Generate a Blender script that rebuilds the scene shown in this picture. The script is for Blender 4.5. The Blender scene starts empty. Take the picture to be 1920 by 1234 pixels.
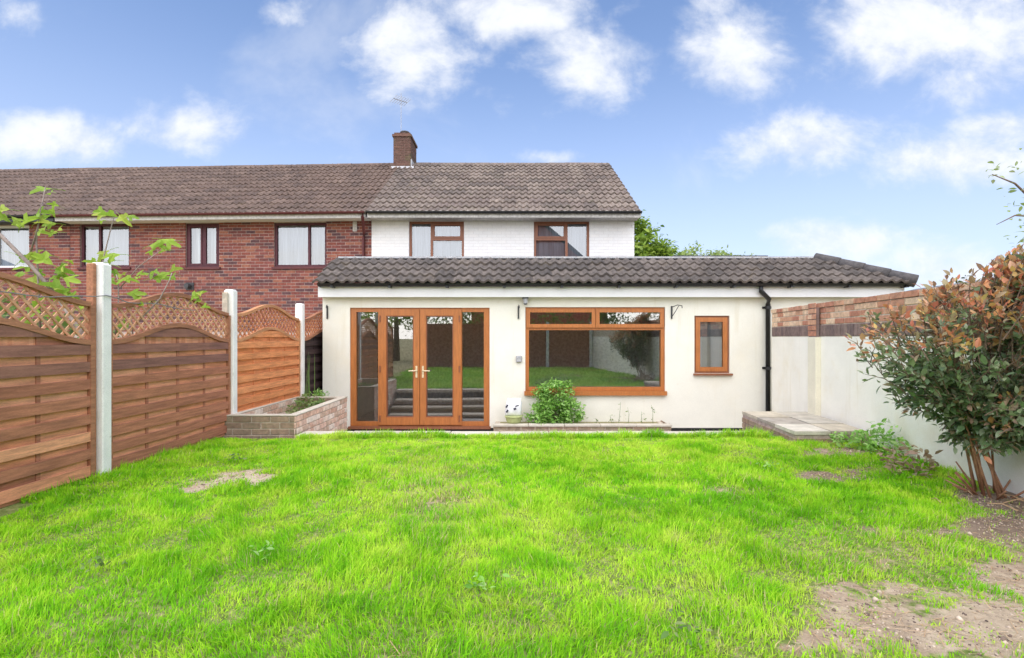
import bpy, math, random
import numpy as np
from mathutils import Matrix, Vector

random.seed(7)
rng = np.random.default_rng(7)
sc = bpy.context.scene
COL = sc.collection
R = math.radians
PI = math.pi

# ------------------------------------------------------------------ camera
EYE = 1.17
cd = bpy.data.cameras.new('camera')
cd.sensor_width = 36.0
cd.lens = 18.0
cd.shift_y = 15.0 / 1920.0
cd.clip_start = 0.05
cd.clip_end = 2000.0
cam = bpy.data.objects.new('camera', cd)
COL.objects.link(cam)
cam.location = (0, 0, EYE)
cam.rotation_euler = (R(90), 0, 0)
sc.camera = cam

# ------------------------------------------------------------------ exposure, sun, sky
sc.view_settings.view_transform = 'Standard'
sc.view_settings.look = 'None'
sc.view_settings.gamma = 1.0
sc.view_settings.use_curve_mapping = False
sc.view_settings.exposure = 1.25
SUN_EL, SUN_AZ = R(56), R(-8)        # azimuth measured from straight behind the camera, towards the right
sl = bpy.data.lights.new('sun', 'SUN')
sl.energy = 2.3
sl.angle = R(120)                     # thin bright overcast: the sun is a wide soft source
sl.color = (1.0, 0.955, 0.88)
so = bpy.data.objects.new('sun', sl)
COL.objects.link(so)
so.location = (2, -10, 20)
sdir = Vector((math.sin(SUN_AZ) * math.cos(SUN_EL), -math.cos(SUN_AZ) * math.cos(SUN_EL), math.sin(SUN_EL)))
so.rotation_euler = (-sdir).to_track_quat('-Z', 'Y').to_euler()
sc.cycles.max_bounces = 8
sc.cycles.transparent_max_bounces = 12
sc.cycles.use_denoising = True
sc.cycles.caustics_reflective = False
sc.cycles.caustics_refractive = False


class NT:
    """Small helper for writing node trees."""
    def __init__(s, tree):
        s.t = tree
        s.n = tree.nodes
        s.n.clear()

    def node(s, typ, **kw):
        nd = s.n.new(typ)
        for k, v in kw.items():
            setattr(nd, k, v)
        return nd

    def link(s, a, b):
        s.t.links.new(a, b)

    def put(s, sock, v):
        if isinstance(v, bpy.types.NodeSocket):
            s.link(v, sock)
        else:
            sock.default_value = v

    def math(s, op, a, b=0.0, c=0.0, clamp=False):
        nd = s.node('ShaderNodeMath', operation=op, use_clamp=clamp)
        s.put(nd.inputs[0], a); s.put(nd.inputs[1], b); s.put(nd.inputs[2], c)
        return nd.outputs[0]

    def mix(s, f, a, b, blend='MIX'):
        nd = s.node('ShaderNodeMix', data_type='RGBA', blend_type=blend)
        s.put(nd.inputs[0], f)
        for sock, v in ((nd.inputs[6], a), (nd.inputs[7], b)):
            if isinstance(v, (tuple, list)) and len(v) == 3:
                v = (*v, 1)
            s.put(sock, v)
        return nd.outputs[2]

    def ramp(s, f, stops, interp='LINEAR'):
        nd = s.node('ShaderNodeValToRGB')
        cr = nd.color_ramp
        cr.interpolation = interp
        while len(cr.elements) < len(stops):
            cr.elements.new(0.5)
        for e, (p, c) in zip(cr.elements, stops):
            e.position = p
            e.color = (*c, 1) if len(c) == 3 else c
        s.put(nd.inputs[0], f)
        return nd.outputs[0]

    def noise(s, vec, scale, detail=4, rough=0.55, dist=0.0):
        nd = s.node('ShaderNodeTexNoise')
        if vec is not None:
            s.link(vec, nd.inputs['Vector'])
        nd.inputs['Scale'].default_value = scale
        nd.inputs['Detail'].default_value = detail
        nd.inputs['Roughness'].default_value = rough
        nd.inputs['Distortion'].default_value = dist
        return nd.outputs[0]

    def smooth(s, v, a, b, lo=0.0, hi=1.0):
        nd = s.node('ShaderNodeMapRange', interpolation_type='SMOOTHSTEP')
        s.put(nd.inputs[0], v)
        nd.inputs[1].default_value = a; nd.inputs[2].default_value = b
        nd.inputs[3].default_value = lo; nd.inputs[4].default_value = hi
        return nd.outputs[0]


w = bpy.data.worlds.new('World')
sc.world = w
w.use_nodes = True
t = NT(w.node_tree)
sky = t.node('ShaderNodeTexSky', sky_type='NISHITA')
sky.sun_disc = False
sky.sun_elevation = SUN_EL
sky.sun_rotation = math.atan2(sdir.x, sdir.y)
sky.air_density = 1.0
sky.dust_density = 1.0
sky.ozone_density = 2.5
tc = t.node('ShaderNodeTexCoord')
sep = t.node('ShaderNodeSeparateXYZ')
t.link(tc.outputs['Generated'], sep.inputs[0])
ay = t.math('MAXIMUM', t.math('ABSOLUTE', sep.outputs[1]), 0.02)
uu = t.math('DIVIDE', sep.outputs[0], ay)
vv = t.math('DIVIDE', sep.outputs[2], ay)
# cumulus banks: direction (tan azimuth, tan elevation), half width, half height, weight
CL = [(120, 262, 150, 62, 1.0), (350, 245, 150, 55, .95), (30, 20, 60, 45, .8), (545, 30, 70, 35, .6),
      (770, 85, 130, 105, 1.05), (950, 30, 250, 60, .9), (1110, 110, 140, 85, 1.05), (1370, 90, 125, 95, 1.05), (1350, 10, 60, 50, .8),
      (1690, 60, 170, 120, 1.1), (1870, 60, 190, 160, 1.0), (1510, 268, 140, 62, 1.05), (1800, 300, 190, 62, 1.0), (1880, 240, 120, 60, .9),
      (1830, 160, 140, 70, .9), (1040, 296, 75, 20, .85), (1560, 455, 190, 55, .8), (1780, 500, 200, 60, .8), (1350, 540, 400, 70, .6), (930, 185, 70, 50, .5), (650, 297, 60, 20, .55), (300, 480, 500, 60, .5)]
best = None
for px, py, hw, hh, wt in CL:
    a = t.math('MULTIPLY', t.math('SUBTRACT', uu, (px - 960) / 960), 960 / hw)
    b = t.math('MULTIPLY', t.math('SUBTRACT', vv, (632 - py) / 960), 960 / hh)
    d = t.math('ADD', t.math('MULTIPLY', a, a), t.math('MULTIPLY', b, b))
    g = t.math('MULTIPLY', t.math('EXPONENT', t.math('MULTIPLY', d, -1.0)), wt)
    best = g if best is None else t.math('MAXIMUM', best, g)
cmb = t.node('ShaderNodeCombineXYZ')
t.link(uu, cmb.inputs[0]); t.link(t.math('MULTIPLY', vv, 1.35), cmb.inputs[1]); t.link(sep.outputs[1], cmb.inputs[2])
n1 = t.noise(cmb.outputs[0], 5.5, 7, 0.6, 0.25)
n2 = t.noise(cmb.outputs[0], 15.0, 5, 0.6, 0.2)
shape = t.math('ADD', t.math('MULTIPLY', best, .92), t.math('MULTIPLY', t.math('SUBTRACT', n1, 0.5), 1.75))
shape = t.math('ADD', shape, t.math('MULTIPLY', t.math('SUBTRACT', n2, 0.5), 0.45))
cm = t.smooth(shape, 0.25, 1.05, 0.0, 0.95)
high = t.smooth(t.noise(tc.outputs['Generated'], 2.2, 6, 0.6, 0.5), 0.55, 0.75, 0.0, 0.30)
cm = t.math('MAXIMUM', cm, high)
elev = t.math('MAXIMUM', sep.outputs[2], 0.0)
skyc = t.mix(1.0, sky.outputs[0], (1.0, .99, 1.04), 'MULTIPLY')
haze = t.smooth(elev, 0.0, 0.55, 0.62, 0.0)
skyc = t.mix(haze, skyc, (3.35, 3.6, 4.65))
cshade = t.smooth(t.math('ADD', t.math('MULTIPLY', n1, .6), t.math('MULTIPLY', n2, .4)), 0.38, 0.60, 0.0, 1.0)
ccol = t.mix(cshade, (3.7, 3.95, 4.5), (4.55, 4.65, 4.85))
final = t.mix(cm, skyc, ccol)
bg = t.node('ShaderNodeBackground')
t.link(final, bg.inputs[0])
bg.inputs[1].default_value = 0.096
wo = t.node('ShaderNodeOutputWorld')
t.link(bg.outputs[0], wo.inputs[0])


# ------------------------------------------------------------------ pixel -> place helpers
def px2x(px, Y):
    return (px - 960.0) / 960.0 * Y


def py2z(py, Y):
    return EYE - (py - 632.0) / 960.0 * Y


def at(px, py, Y):
    return Vector((px2x(px, Y), Y, py2z(py, Y)))


# ------------------------------------------------------------------ materials
def piece_random(t):
    oi = t.node('ShaderNodeObjectInfo')
    ge = t.node('ShaderNodeNewGeometry')
    return t.math('FRACT', t.math('ADD', oi.outputs['Random'], ge.outputs['Random Per Island']))


def position(t):
    return t.node('ShaderNodeNewGeometry').outputs['Position']


def mat(name, stops, rough=0.85, grain=(18, 0.25), fine=(160, 0.12), bump=0.25, bump_scale=90, spec=0.3, per_piece=True, stain=None, interp='LINEAR', streak=None):
    """Plain weathered surface: a colour ramp per piece, grain noise, fine noise, stains, bump."""
    m = bpy.data.materials.new(name)
    m.use_nodes = True
    t = NT(m.node_tree)
    pos = position(t)
    if len(stops) == 1:
        base = t.mix(0.0, stops[0], stops[0])
    elif per_piece:
        base = t.ramp(piece_random(t), [(i / (len(stops) - 1) if interp == 'LINEAR' else i / len(stops), c) for i, c in enumerate(stops)], interp)
    else:
        base = t.ramp(t.smooth(t.noise(pos, 1.7, 5), 0.3, 0.7), [(i / (len(stops) - 1), c) for i, c in enumerate(stops)])
    vec = pos
    if streak:
        mp = t.node('ShaderNodeMapping')
        t.link(pos, mp.inputs[0])
        mp.inputs['Scale'].default_value = streak
        vec = mp.outputs[0]
    g = t.smooth(t.noise(vec, grain[0], 6, 0.6), 0.25, 0.75, 1 - grain[1], 1 + grain[1])
    f = t.smooth(t.noise(vec, fine[0], 3, 0.6), 0.25, 0.75, 1 - fine[1], 1 + fine[1])
    gf = t.math('MULTIPLY', g, f)
    cb = t.node('ShaderNodeCombineColor')
    for i in range(3):
        t.link(gf, cb.inputs[i])
    colr = t.mix(1.0, base, cb.outputs[0], 'MULTIPLY')
    for st in (stain or []):
        sc_, lo, hi, c, amt = st[:5]
        v = vec
        if len(st) > 5:
            mp = t.node('ShaderNodeMapping'); t.link(pos, mp.inputs[0]); mp.inputs['Scale'].default_value = st[5]; v = mp.outputs[0]
        colr = t.mix(t.smooth(t.noise(v, sc_, 6, 0.65), lo, hi, 0, amt), colr, c)
    bs = t.node('ShaderNodeBsdfPrincipled')
    t.link(colr, bs.inputs['Base Color'])
    bs.inputs['Roughness'].default_value = rough
    bs.inputs['Specular IOR Level'].default_value = spec
    if bump:
        bm = t.node('ShaderNodeBump')
        bm.inputs['Strength'].default_value = bump
        bm.inputs['Distance'].default_value = 0.01
        t.link(t.noise(vec, bump_scale, 5, 0.65), bm.inputs['Height'])
        t.link(bm.outputs[0], bs.inputs['Normal'])
    o = t.node('ShaderNodeOutputMaterial')
    t.link(bs.outputs[0], o.inputs[0])
    return m


M = {}
M['red_brick'] = mat('red_brick', [(.225, .070, .052), (.18, .056, .046), (.26, .088, .060), (.21, .068, .058), (.105, .052, .055), (.245, .085, .064), (.29, .115, .075), (.16, .056, .05)], 0.9, interp='CONSTANT', stain=[(30, .6, .75, (.5, .36, .32), .35)])
M['mortar'] = mat('mortar', [(.42, .33, .29)], 0.95, stain=[(3, .5, .7, (.33, .25, .22), .5)])
M['stack_brick'] = mat('stack_brick', [(.135, .072, .056), (.115, .064, .052), (.16, .085, .064), (.095, .056, .048)], 0.9, stain=[(2.2, .48, .68, (.12, .11, .055), .7)])
M['stack_mortar'] = mat('stack_mortar', [(.24, .17, .14)], 0.9)
M['gable_brick'] = mat('gable_brick', [(.55, .16, .11)], 0.9)
M['wall_brick'] = mat('wall_brick', [(.50, .24, .155), (.56, .31, .20), (.66, .44, .30), (.46, .21, .14), (.72, .52, .36), (.52, .27, .18)], 0.9, interp='CONSTANT', stain=[(14, .58, .75, (.24, .12, .08), .5)])
M['soldier_brick'] = mat('soldier_brick', [(.19, .13, .12), (.24, .17, .15), (.14, .10, .10), (.28, .2, .17)], 0.9)
M['planter_brick'] = mat('planter_brick', [(.66, .44, .33), (.74, .58, .47), (.60, .38, .28), (.78, .66, .56), (.68, .46, .36), (.56, .40, .30)], 0.92, interp='CONSTANT', stain=[(9, .5, .7, (.70, .64, .54), .55), (5, .6, .75, (.25, .24, .14), .5)])
M['old_brick'] = mat('old_brick', [(.30, .20, .14), (.36, .26, .18), (.26, .18, .13), (.33, .26, .18)], 0.92, stain=[(6, .5, .7, (.20, .19, .11), .7)])
M['pale_mortar'] = mat('pale_mortar', [(.55, .47, .38)], 0.95, stain=[(6, .5, .7, (.35, .3, .22), .5)])
M['cream_render'] = mat('cream_render', [(.80, .77, .67)], 0.9, grain=(3, .03), fine=(90, .03), bump=.35, bump_scale=150,
                        stain=[(1.1, .5, .75, (.80, .70, .50), .28), (7, .62, .8, (.55, .47, .32), .3), (1.6, .55, .8, (.60, .52, .34), .4, (3.5, 3.5, .3)), (28, .68, .78, (.5, .42, .3), .3)])
M['wall_render'] = mat('wall_render', [(.89, .86, .77)], 0.9, grain=(3, .04), fine=(90, .03), bump=.35, bump_scale=140,
                       stain=[(.9, .5, .72, (.76, .66, .44), .45), (2.2, .56, .75, (.68, .60, .42), .3, (3, 3, .3))])
M['pier_render'] = mat('pier_render', [(.80, .75, .60)], 0.9, grain=(3, .06), bump=.35, bump_scale=140)
M['white_paint'] = mat('white_paint', [(.80, .79, .78)], 0.55, grain=(3, .03), fine=(80, .02), bump=.05, stain=[(5, .62, .8, (.6, .58, .55), .2)])
M['painted_brick'] = mat('painted_brick', [(.82, .80, .78), (.80, .78, .76), (.83, .80, .77)], 0.8, grain=(8, .03), stain=[(4, .62, .8, (.68, .62, .55), .2)])
M['painted_mortar'] = mat('painted_mortar', [(.74, .71, .69)], 0.9, grain=(8, .04))
M['soffit'] = mat('soffit', [(.52, .49, .46)], 0.7, bump=.05)
M['oak'] = mat('oak_frame', [(.43, .150, .040)], 0.42, grain=(9, .16), fine=(70, .10), bump=.06, streak=(4, 4, .5), spec=.45)
M['oak_dark'] = mat('oak_dark_frame', [(.25, .092, .044)], 0.45, grain=(9, .16), fine=(70, .1), bump=.06, streak=(4, 4, .5), spec=.45)
M['maroon'] = mat('maroon_frame', [(.085, .022, .030)], 0.5, bump=.05)
M['white_frame'] = mat('white_frame', [(.78, .78, .79)], 0.4, grain=(5, .03), bump=.0)
M['black_plastic'] = mat('black_plastic', [(.014, .014, .016)], 0.42, grain=(10, .2), bump=.04, spec=.5)
M['maroon_gutter'] = mat('maroon_gutter', [(.11, .03, .03)], 0.5, bump=.05)
M['plinth'] = mat('plinth_black', [(.022, .021, .022)], 0.7, stain=[(7, .55, .75, (.10, .09, .08), .5)])
M['lead'] = mat('lead', [(.40, .40, .41)], 0.65, stain=[(6, .5, .7, (.58, .56, .52), .6)])
M['felt'] = mat('roof_felt', [(.10, .10, .11)], 0.9)
M['main_tile'] = mat('main_tile', [(.155, .120, .102), (.19, .150, .126), (.122, .098, .086), (.225, .18, .15), (.165, .128, .112)], 0.9, grain=(9, .3), stain=[(26, .60, .72, (.42, .38, .30), .65), (3, .55, .75, (.13, .13, .07), .45)])
M['near_tile'] = mat('terrace_tile', [(.135, .092, .075), (.160, .112, .09), (.11, .078, .066), (.185, .13, .105)], 0.9, grain=(9, .3), stain=[(26, .60, .72, (.42, .36, .29), .5), (2.2, .55, .75, (.15, .11, .06), .4)])
M['extension_tile'] = mat('extension_tile', [(.098, .080, .070), (.125, .104, .090), (.078, .066, .059), (.150, .124, .107), (.105, .086, .075)], 0.85, grain=(9, .3), stain=[(24, .60, .74, (.34, .31, .25), .5), (3, .55, .75, (.20, .15, .09), .35)])
M['hip_tile'] = mat('hip_tile', [(.085, .078, .078), (.10, .09, .088)], 0.85)
M['concrete'] = mat('concrete', [(.66, .63, .58)], 0.9, grain=(7, .12), stain=[(4, .52, .75, (.46, .42, .33), .5), (12, .6, .75, (.3, .29, .22), .4)])
M['coping'] = mat('coping', [(.56, .51, .42), (.50, .45, .37), (.60, .55, .46)], 0.9, grain=(7, .12), stain=[(5, .52, .72, (.45, .40, .30), .5)])
M['slab'] = mat('paving_slab', [(.50, .44, .34), (.36, .32, .27), (.60, .55, .46), (.46, .42, .35)], 0.92, interp='CONSTANT', grain=(6, .2), stain=[(4, .5, .7, (.30, .26, .18), .5)])
M['patio'] = mat('patio', [(.42, .40, .37)], 0.9, stain=[(2, .5, .7, (.25, .24, .2), .5)])
M['post_concrete'] = mat('post_concrete', [(.86, .84, .80)], 0.85, grain=(6, .07), stain=[(5, .55, .72, (.60, .52, .38), .45, (2, 2, .5)), (18, .62, .74, (.38, .33, .26), .45)], bump=.5)
WD = dict(rough=0.8, grain=(5, .28), fine=(60, .16), bump=.3, bump_scale=40, streak=(9, .7, 9))
M['board_dark'] = mat('board_dark', [(.40, .165, .095), (.43, .18, .105), (.46, .19, .11), (.38, .155, .092), (.44, .185, .105)], stain=[(4, .5, .72, (.25, .115, .08), .45), (28, .66, .72, (.60, .42, .30), .3)], **WD)
M['board_orange'] = mat('board_orange', [(.70, .31, .165), (.74, .35, .20), (.65, .27, .14), (.77, .39, .23), (.58, .24, .125)], stain=[(6, .58, .75, (.17, .075, .05), .5)], **WD)
M['board_brown'] = mat('board_brown', [(.27, .125, .095), (.30, .14, .10), (.24, .115, .092)], **WD)
M['board_new'] = mat('board_new', [(.74, .29, .115), (.78, .32, .135), (.69, .265, .10)], stain=[(6, .6, .78, (.34, .13, .06), .45)], **WD)
M['board_black'] = mat('board_black', [(.040, .024, .024), (.055, .03, .028), (.03, .02, .022)], **WD)
M['rail'] = mat('rail_wood', [(.36, .155, .085), (.40, .18, .10)], **WD)
M['rail_new'] = mat('rail_new', [(.52, .24, .11), (.56, .27, .13)], **WD)
M['slat'] = mat('slat_wood', [(.62, .32, .18), (.70, .40, .24), (.55, .26, .14)], **WD)
M['slat_red'] = mat('slat_red', [(.55, .22, .11), (.60, .26, .13), (.46, .175, .09)], **WD)
M['bark'] = mat('bark', [(.20, .14, .10)], 0.9, grain=(20, .3), bump=.5, streak=(3, 3, .6))
M['cane'] = mat('cane', [(.34, .16, .09), (.42, .22, .13), (.28, .13, .08)], 0.85, grain=(20, .25))
M['fig_bark'] = mat('fig_bark', [(.30, .24, .21)], 0.85, grain=(20, .3))
M['grey_plastic'] = mat('grey_plastic', [(.34, .34, .35)], 0.5, bump=.02)
M['iron'] = mat('iron', [(.06, .058, .06)], 0.6)
M['brass'] = mat('pale_brass', [(.70, .58, .36)], 0.3, bump=.0, spec=.8)
M['wire'] = mat('wire', [(.22, .21, .21)], 0.5)
M['aerial'] = mat('aerial_metal', [(.40, .40, .42)], 0.4)
M['sack'] = mat('sack_white', [(.78, .78, .78)], 0.5, grain=(6, .04), bump=.3, bump_scale=20)
M['ink'] = mat('ink', [(.04, .04, .06)], 0.6)
M['pot_green'] = mat('pot_green', [(.42, .46, .20)], 0.6, stain=[(9, .5, .7, (.22, .24, .12), .5)])
M['room'] = mat('room_plaster', [(.66, .64, .62)], 0.9, bump=0)
M['room_floor'] = mat('room_floor', [(.45, .43, .41)], 0.7, bump=0)
M['curtain'] = mat('net_curtain', [(.23, .255, .30)], 0.9, grain=(3, .18), fine=(24, .28), bump=0, streak=(1, 1, .04))  # vertical streaks put the light and dark of folds into the colour
M['curtain_grey'] = mat('grey_curtain', [(.42, .45, .47)], 0.9, grain=(2, .1), fine=(22, .35), bump=0, streak=(1, 1, .03))  # fold shading streaked into the colour, as on the net curtain
M['frosted'] = mat('frosted', [(.30, .33, .34)], 0.6, grain=(2, .1), bump=0)
M['slate'] = mat('slate_felt', [(.17, .165, .17)], 0.9)
M['crumb_pale'] = mat('crumb_pale', [(.46, .36, .27), (.58, .47, .36), (.36, .28, .21)], 0.95, bump=0)
M['crumb_dark'] = mat('crumb_dark', [(.20, .14, .11), (.13, .095, .08), (.26, .19, .14)], 0.95, bump=0)
M['dry'] = mat('dry_litter', [(.50, .34, .20), (.40, .25, .14), (.58, .42, .26)], 0.9)


def glass_mat(name, refl, tint=(.93, .95, .95), ior=1.5):
    m = bpy.data.materials.new(name)
    m.use_nodes = True
    t = NT(m.node_tree)
    tr = t.node('ShaderNodeBsdfTransparent'); tr.inputs[0].default_value = (*tint, 1)
    gl = t.node('ShaderNodeBsdfGlossy'); gl.inputs['Color'].default_value = (1, 1, 1, 1); gl.inputs['Roughness'].default_value = 0.004
    fr = t.node('ShaderNodeFresnel'); fr.inputs[0].default_value = ior
    f = t.math('ADD', t.math('MULTIPLY', fr.outputs[0], 1.6), refl, clamp=True)
    mx = t.node('ShaderNodeMixShader')
    t.link(f, mx.inputs[0]); t.link(tr.outputs[0], mx.inputs[1]); t.link(gl.outputs[0], mx.inputs[2])
    bp = t.node('ShaderNodeBump'); bp.inputs['Strength'].default_value = .02; bp.inputs['Distance'].default_value = .02
    t.link(t.noise(position(t), 1.3, 1), bp.inputs['Height']); t.link(bp.outputs[0], gl.inputs['Normal'])
    o = t.node('ShaderNodeOutputMaterial'); t.link(mx.outputs[0], o.inputs[0])
    return m


M['glass'] = glass_mat('double_glazing', 0.21)
M['upper_glass'] = glass_mat('upper_glazing', 0.11)


def leaf_mat(name, stops, trans=0.35, rough=0.45, spec=0.4, attr=False, interp='LINEAR', upward=0.0):
    m = bpy.data.materials.new(name)
    m.use_nodes = True
    t = NT(m.node_tree)
    if attr:
        at_ = t.node('ShaderNodeAttribute', attribute_name='Col')
        base = at_.outputs['Color']
    else:
        base = t.ramp(piece_random(t), [(i / max(1, len(stops) - 1), c) for i, c in enumerate(stops)], interp)
    bs = t.node('ShaderNodeBsdfPrincipled')
    t.link(base, bs.inputs['Base Color'])
    bs.inputs['Roughness'].default_value = rough
    bs.inputs['Specular IOR Level'].default_value = spec
    tl = t.node('ShaderNodeBsdfTranslucent')
    t.link(base, tl.inputs[0])
    if upward:
        ge = t.node('ShaderNodeNewGeometry')
        vm = t.node('ShaderNodeVectorMath', operation='MULTIPLY_ADD')
        t.link(ge.outputs['Normal'], vm.inputs[0])
        vm.inputs[1].default_value = (1 - upward,) * 3
        vm.inputs[2].default_value = (0, 0, upward)
        vn = t.node('ShaderNodeVectorMath', operation='NORMALIZE')
        t.link(vm.outputs[0], vn.inputs[0])
        t.link(vn.outputs[0], bs.inputs['Normal'])
    mx = t.node('ShaderNodeMixShader')
    mx.inputs[0].default_value = trans
    t.link(bs.outputs[0], mx.inputs[1]); t.link(tl.outputs[0], mx.inputs[2])
    o = t.node('ShaderNodeOutputMaterial'); t.link(mx.outputs[0], o.inputs[0])
    return m


M['grass_blade'] = leaf_mat('grass_blade', [], .4, .55, .2, attr=True, upward=.6)
M['leaf_green'] = leaf_mat('photinia_green', [(.14, .23, .10), (.18, .28, .11), (.13, .20, .11), (.26, .35, .15), (.40, .45, .29), (.20, .26, .12)], .32, .30, .6)
M['leaf_red'] = leaf_mat('photinia_red', [(.60, .20, .11), (.68, .33, .13), (.54, .17, .12), (.66, .46, .14), (.66, .34, .24), (.50, .44, .12)], .3, .4, .45)
M['leaf_bronze'] = leaf_mat('photinia_bronze', [(.34, .24, .15), (.46, .29, .20), (.28, .25, .12), (.52, .38, .24)], .25, .4, .45)
M['fig_leaf'] = leaf_mat('fig_leaf', [(.30, .46, .05), (.38, .54, .07), (.24, .40, .05), (.48, .55, .10)], .45, .5, .3)
M['bright_leaf'] = leaf_mat('bright_leaf', [(.22, .46, .07), (.30, .56, .10), (.40, .62, .18), (.15, .36, .05), (.50, .68, .28)], .35, .5, .3)
M['weed_leaf'] = leaf_mat('weed_leaf', [(.12, .24, .05), (.20, .30, .08), (.28, .34, .13), (.09, .17, .05)], .35, .55, .3)
M['tree_leaf'] = leaf_mat('tree_leaf', [(.18, .30, .035), (.28, .40, .05), (.12, .22, .04), (.36, .46, .08), (.22, .34, .055)], .35, .55, .3)
M['pale_tree_leaf'] = leaf_mat('pale_tree_leaf', [(.32, .42, .12), (.40, .49, .17), (.25, .35, .10), (.45, .50, .25)], .4, .6, .3)
M['dark_leaf'] = leaf_mat('dark_leaf', [(.03, .06, .02), (.05, .09, .03), (.04, .075, .03)], .2, .5, .3)


def ground_mat(name, attr):
    m = bpy.data.materials.new(name)
    m.use_nodes = True
    t = NT(m.node_tree)
    pos = position(t)
    soil = t.ramp(t.noise(pos, 7, 7, .65), [(.25, (.26, .185, .125)), (.5, (.44, .335, .235)), (.75, (.60, .49, .355))])
    soil = t.mix(t.smooth(t.noise(pos, 38, 4, .6), .52, .7, 0, .55), soil, (.12, .085, .065))
    soil = t.mix(t.smooth(t.noise(pos, 90, 3, .6), .6, .75, 0, .6), soil, (.60, .50, .36))
    thatch = t.ramp(t.noise(pos, 22, 5, .6), [(.3, (.10, .14, .03)), (.5, (.20, .25, .07)), (.7, (.40, .36, .17))])
    if attr:
        a = t.node('ShaderNodeAttribute', attribute_name='bare')
        f = t.smooth(t.math('ADD', a.outputs['Fac'], t.math('MULTIPLY', t.math('SUBTRACT', t.noise(pos, 16, 6), .5), 1.1)), .22, .42)
        sand = t.node('ShaderNodeAttribute', attribute_name='sand')
        soil = t.mix(t.math('MULTIPLY', sand.outputs['Fac'], .85), soil, (.62, .52, .38))
        dark = t.node('ShaderNodeAttribute', attribute_name='dark')
        soil = t.mix(t.math('MULTIPLY', dark.outputs['Fac'], .7), soil, (.15, .105, .085))
        base = t.mix(f, thatch, soil)
    else:
        base = t.mix(.5, thatch, soil)
    bs = t.node('ShaderNodeBsdfPrincipled')
    t.link(base, bs.inputs['Base Color'])
    bs.inputs['Roughness'].default_value = .95
    bs.inputs['Specular IOR Level'].default_value = .1
    bm = t.node('ShaderNodeBump'); bm.inputs['Strength'].default_value = .8; bm.inputs['Distance'].default_value = .03
    t.link(t.noise(pos, 30, 7, .7), bm.inputs['Height']); t.link(bm.outputs[0], bs.inputs['Normal'])
    o = t.node('ShaderNodeOutputMaterial'); t.link(bs.outputs[0], o.inputs[0])
    return m


M['lawn_soil'] = ground_mat('lawn_soil', True)
M['ground'] = ground_mat('ground', False)


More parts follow.
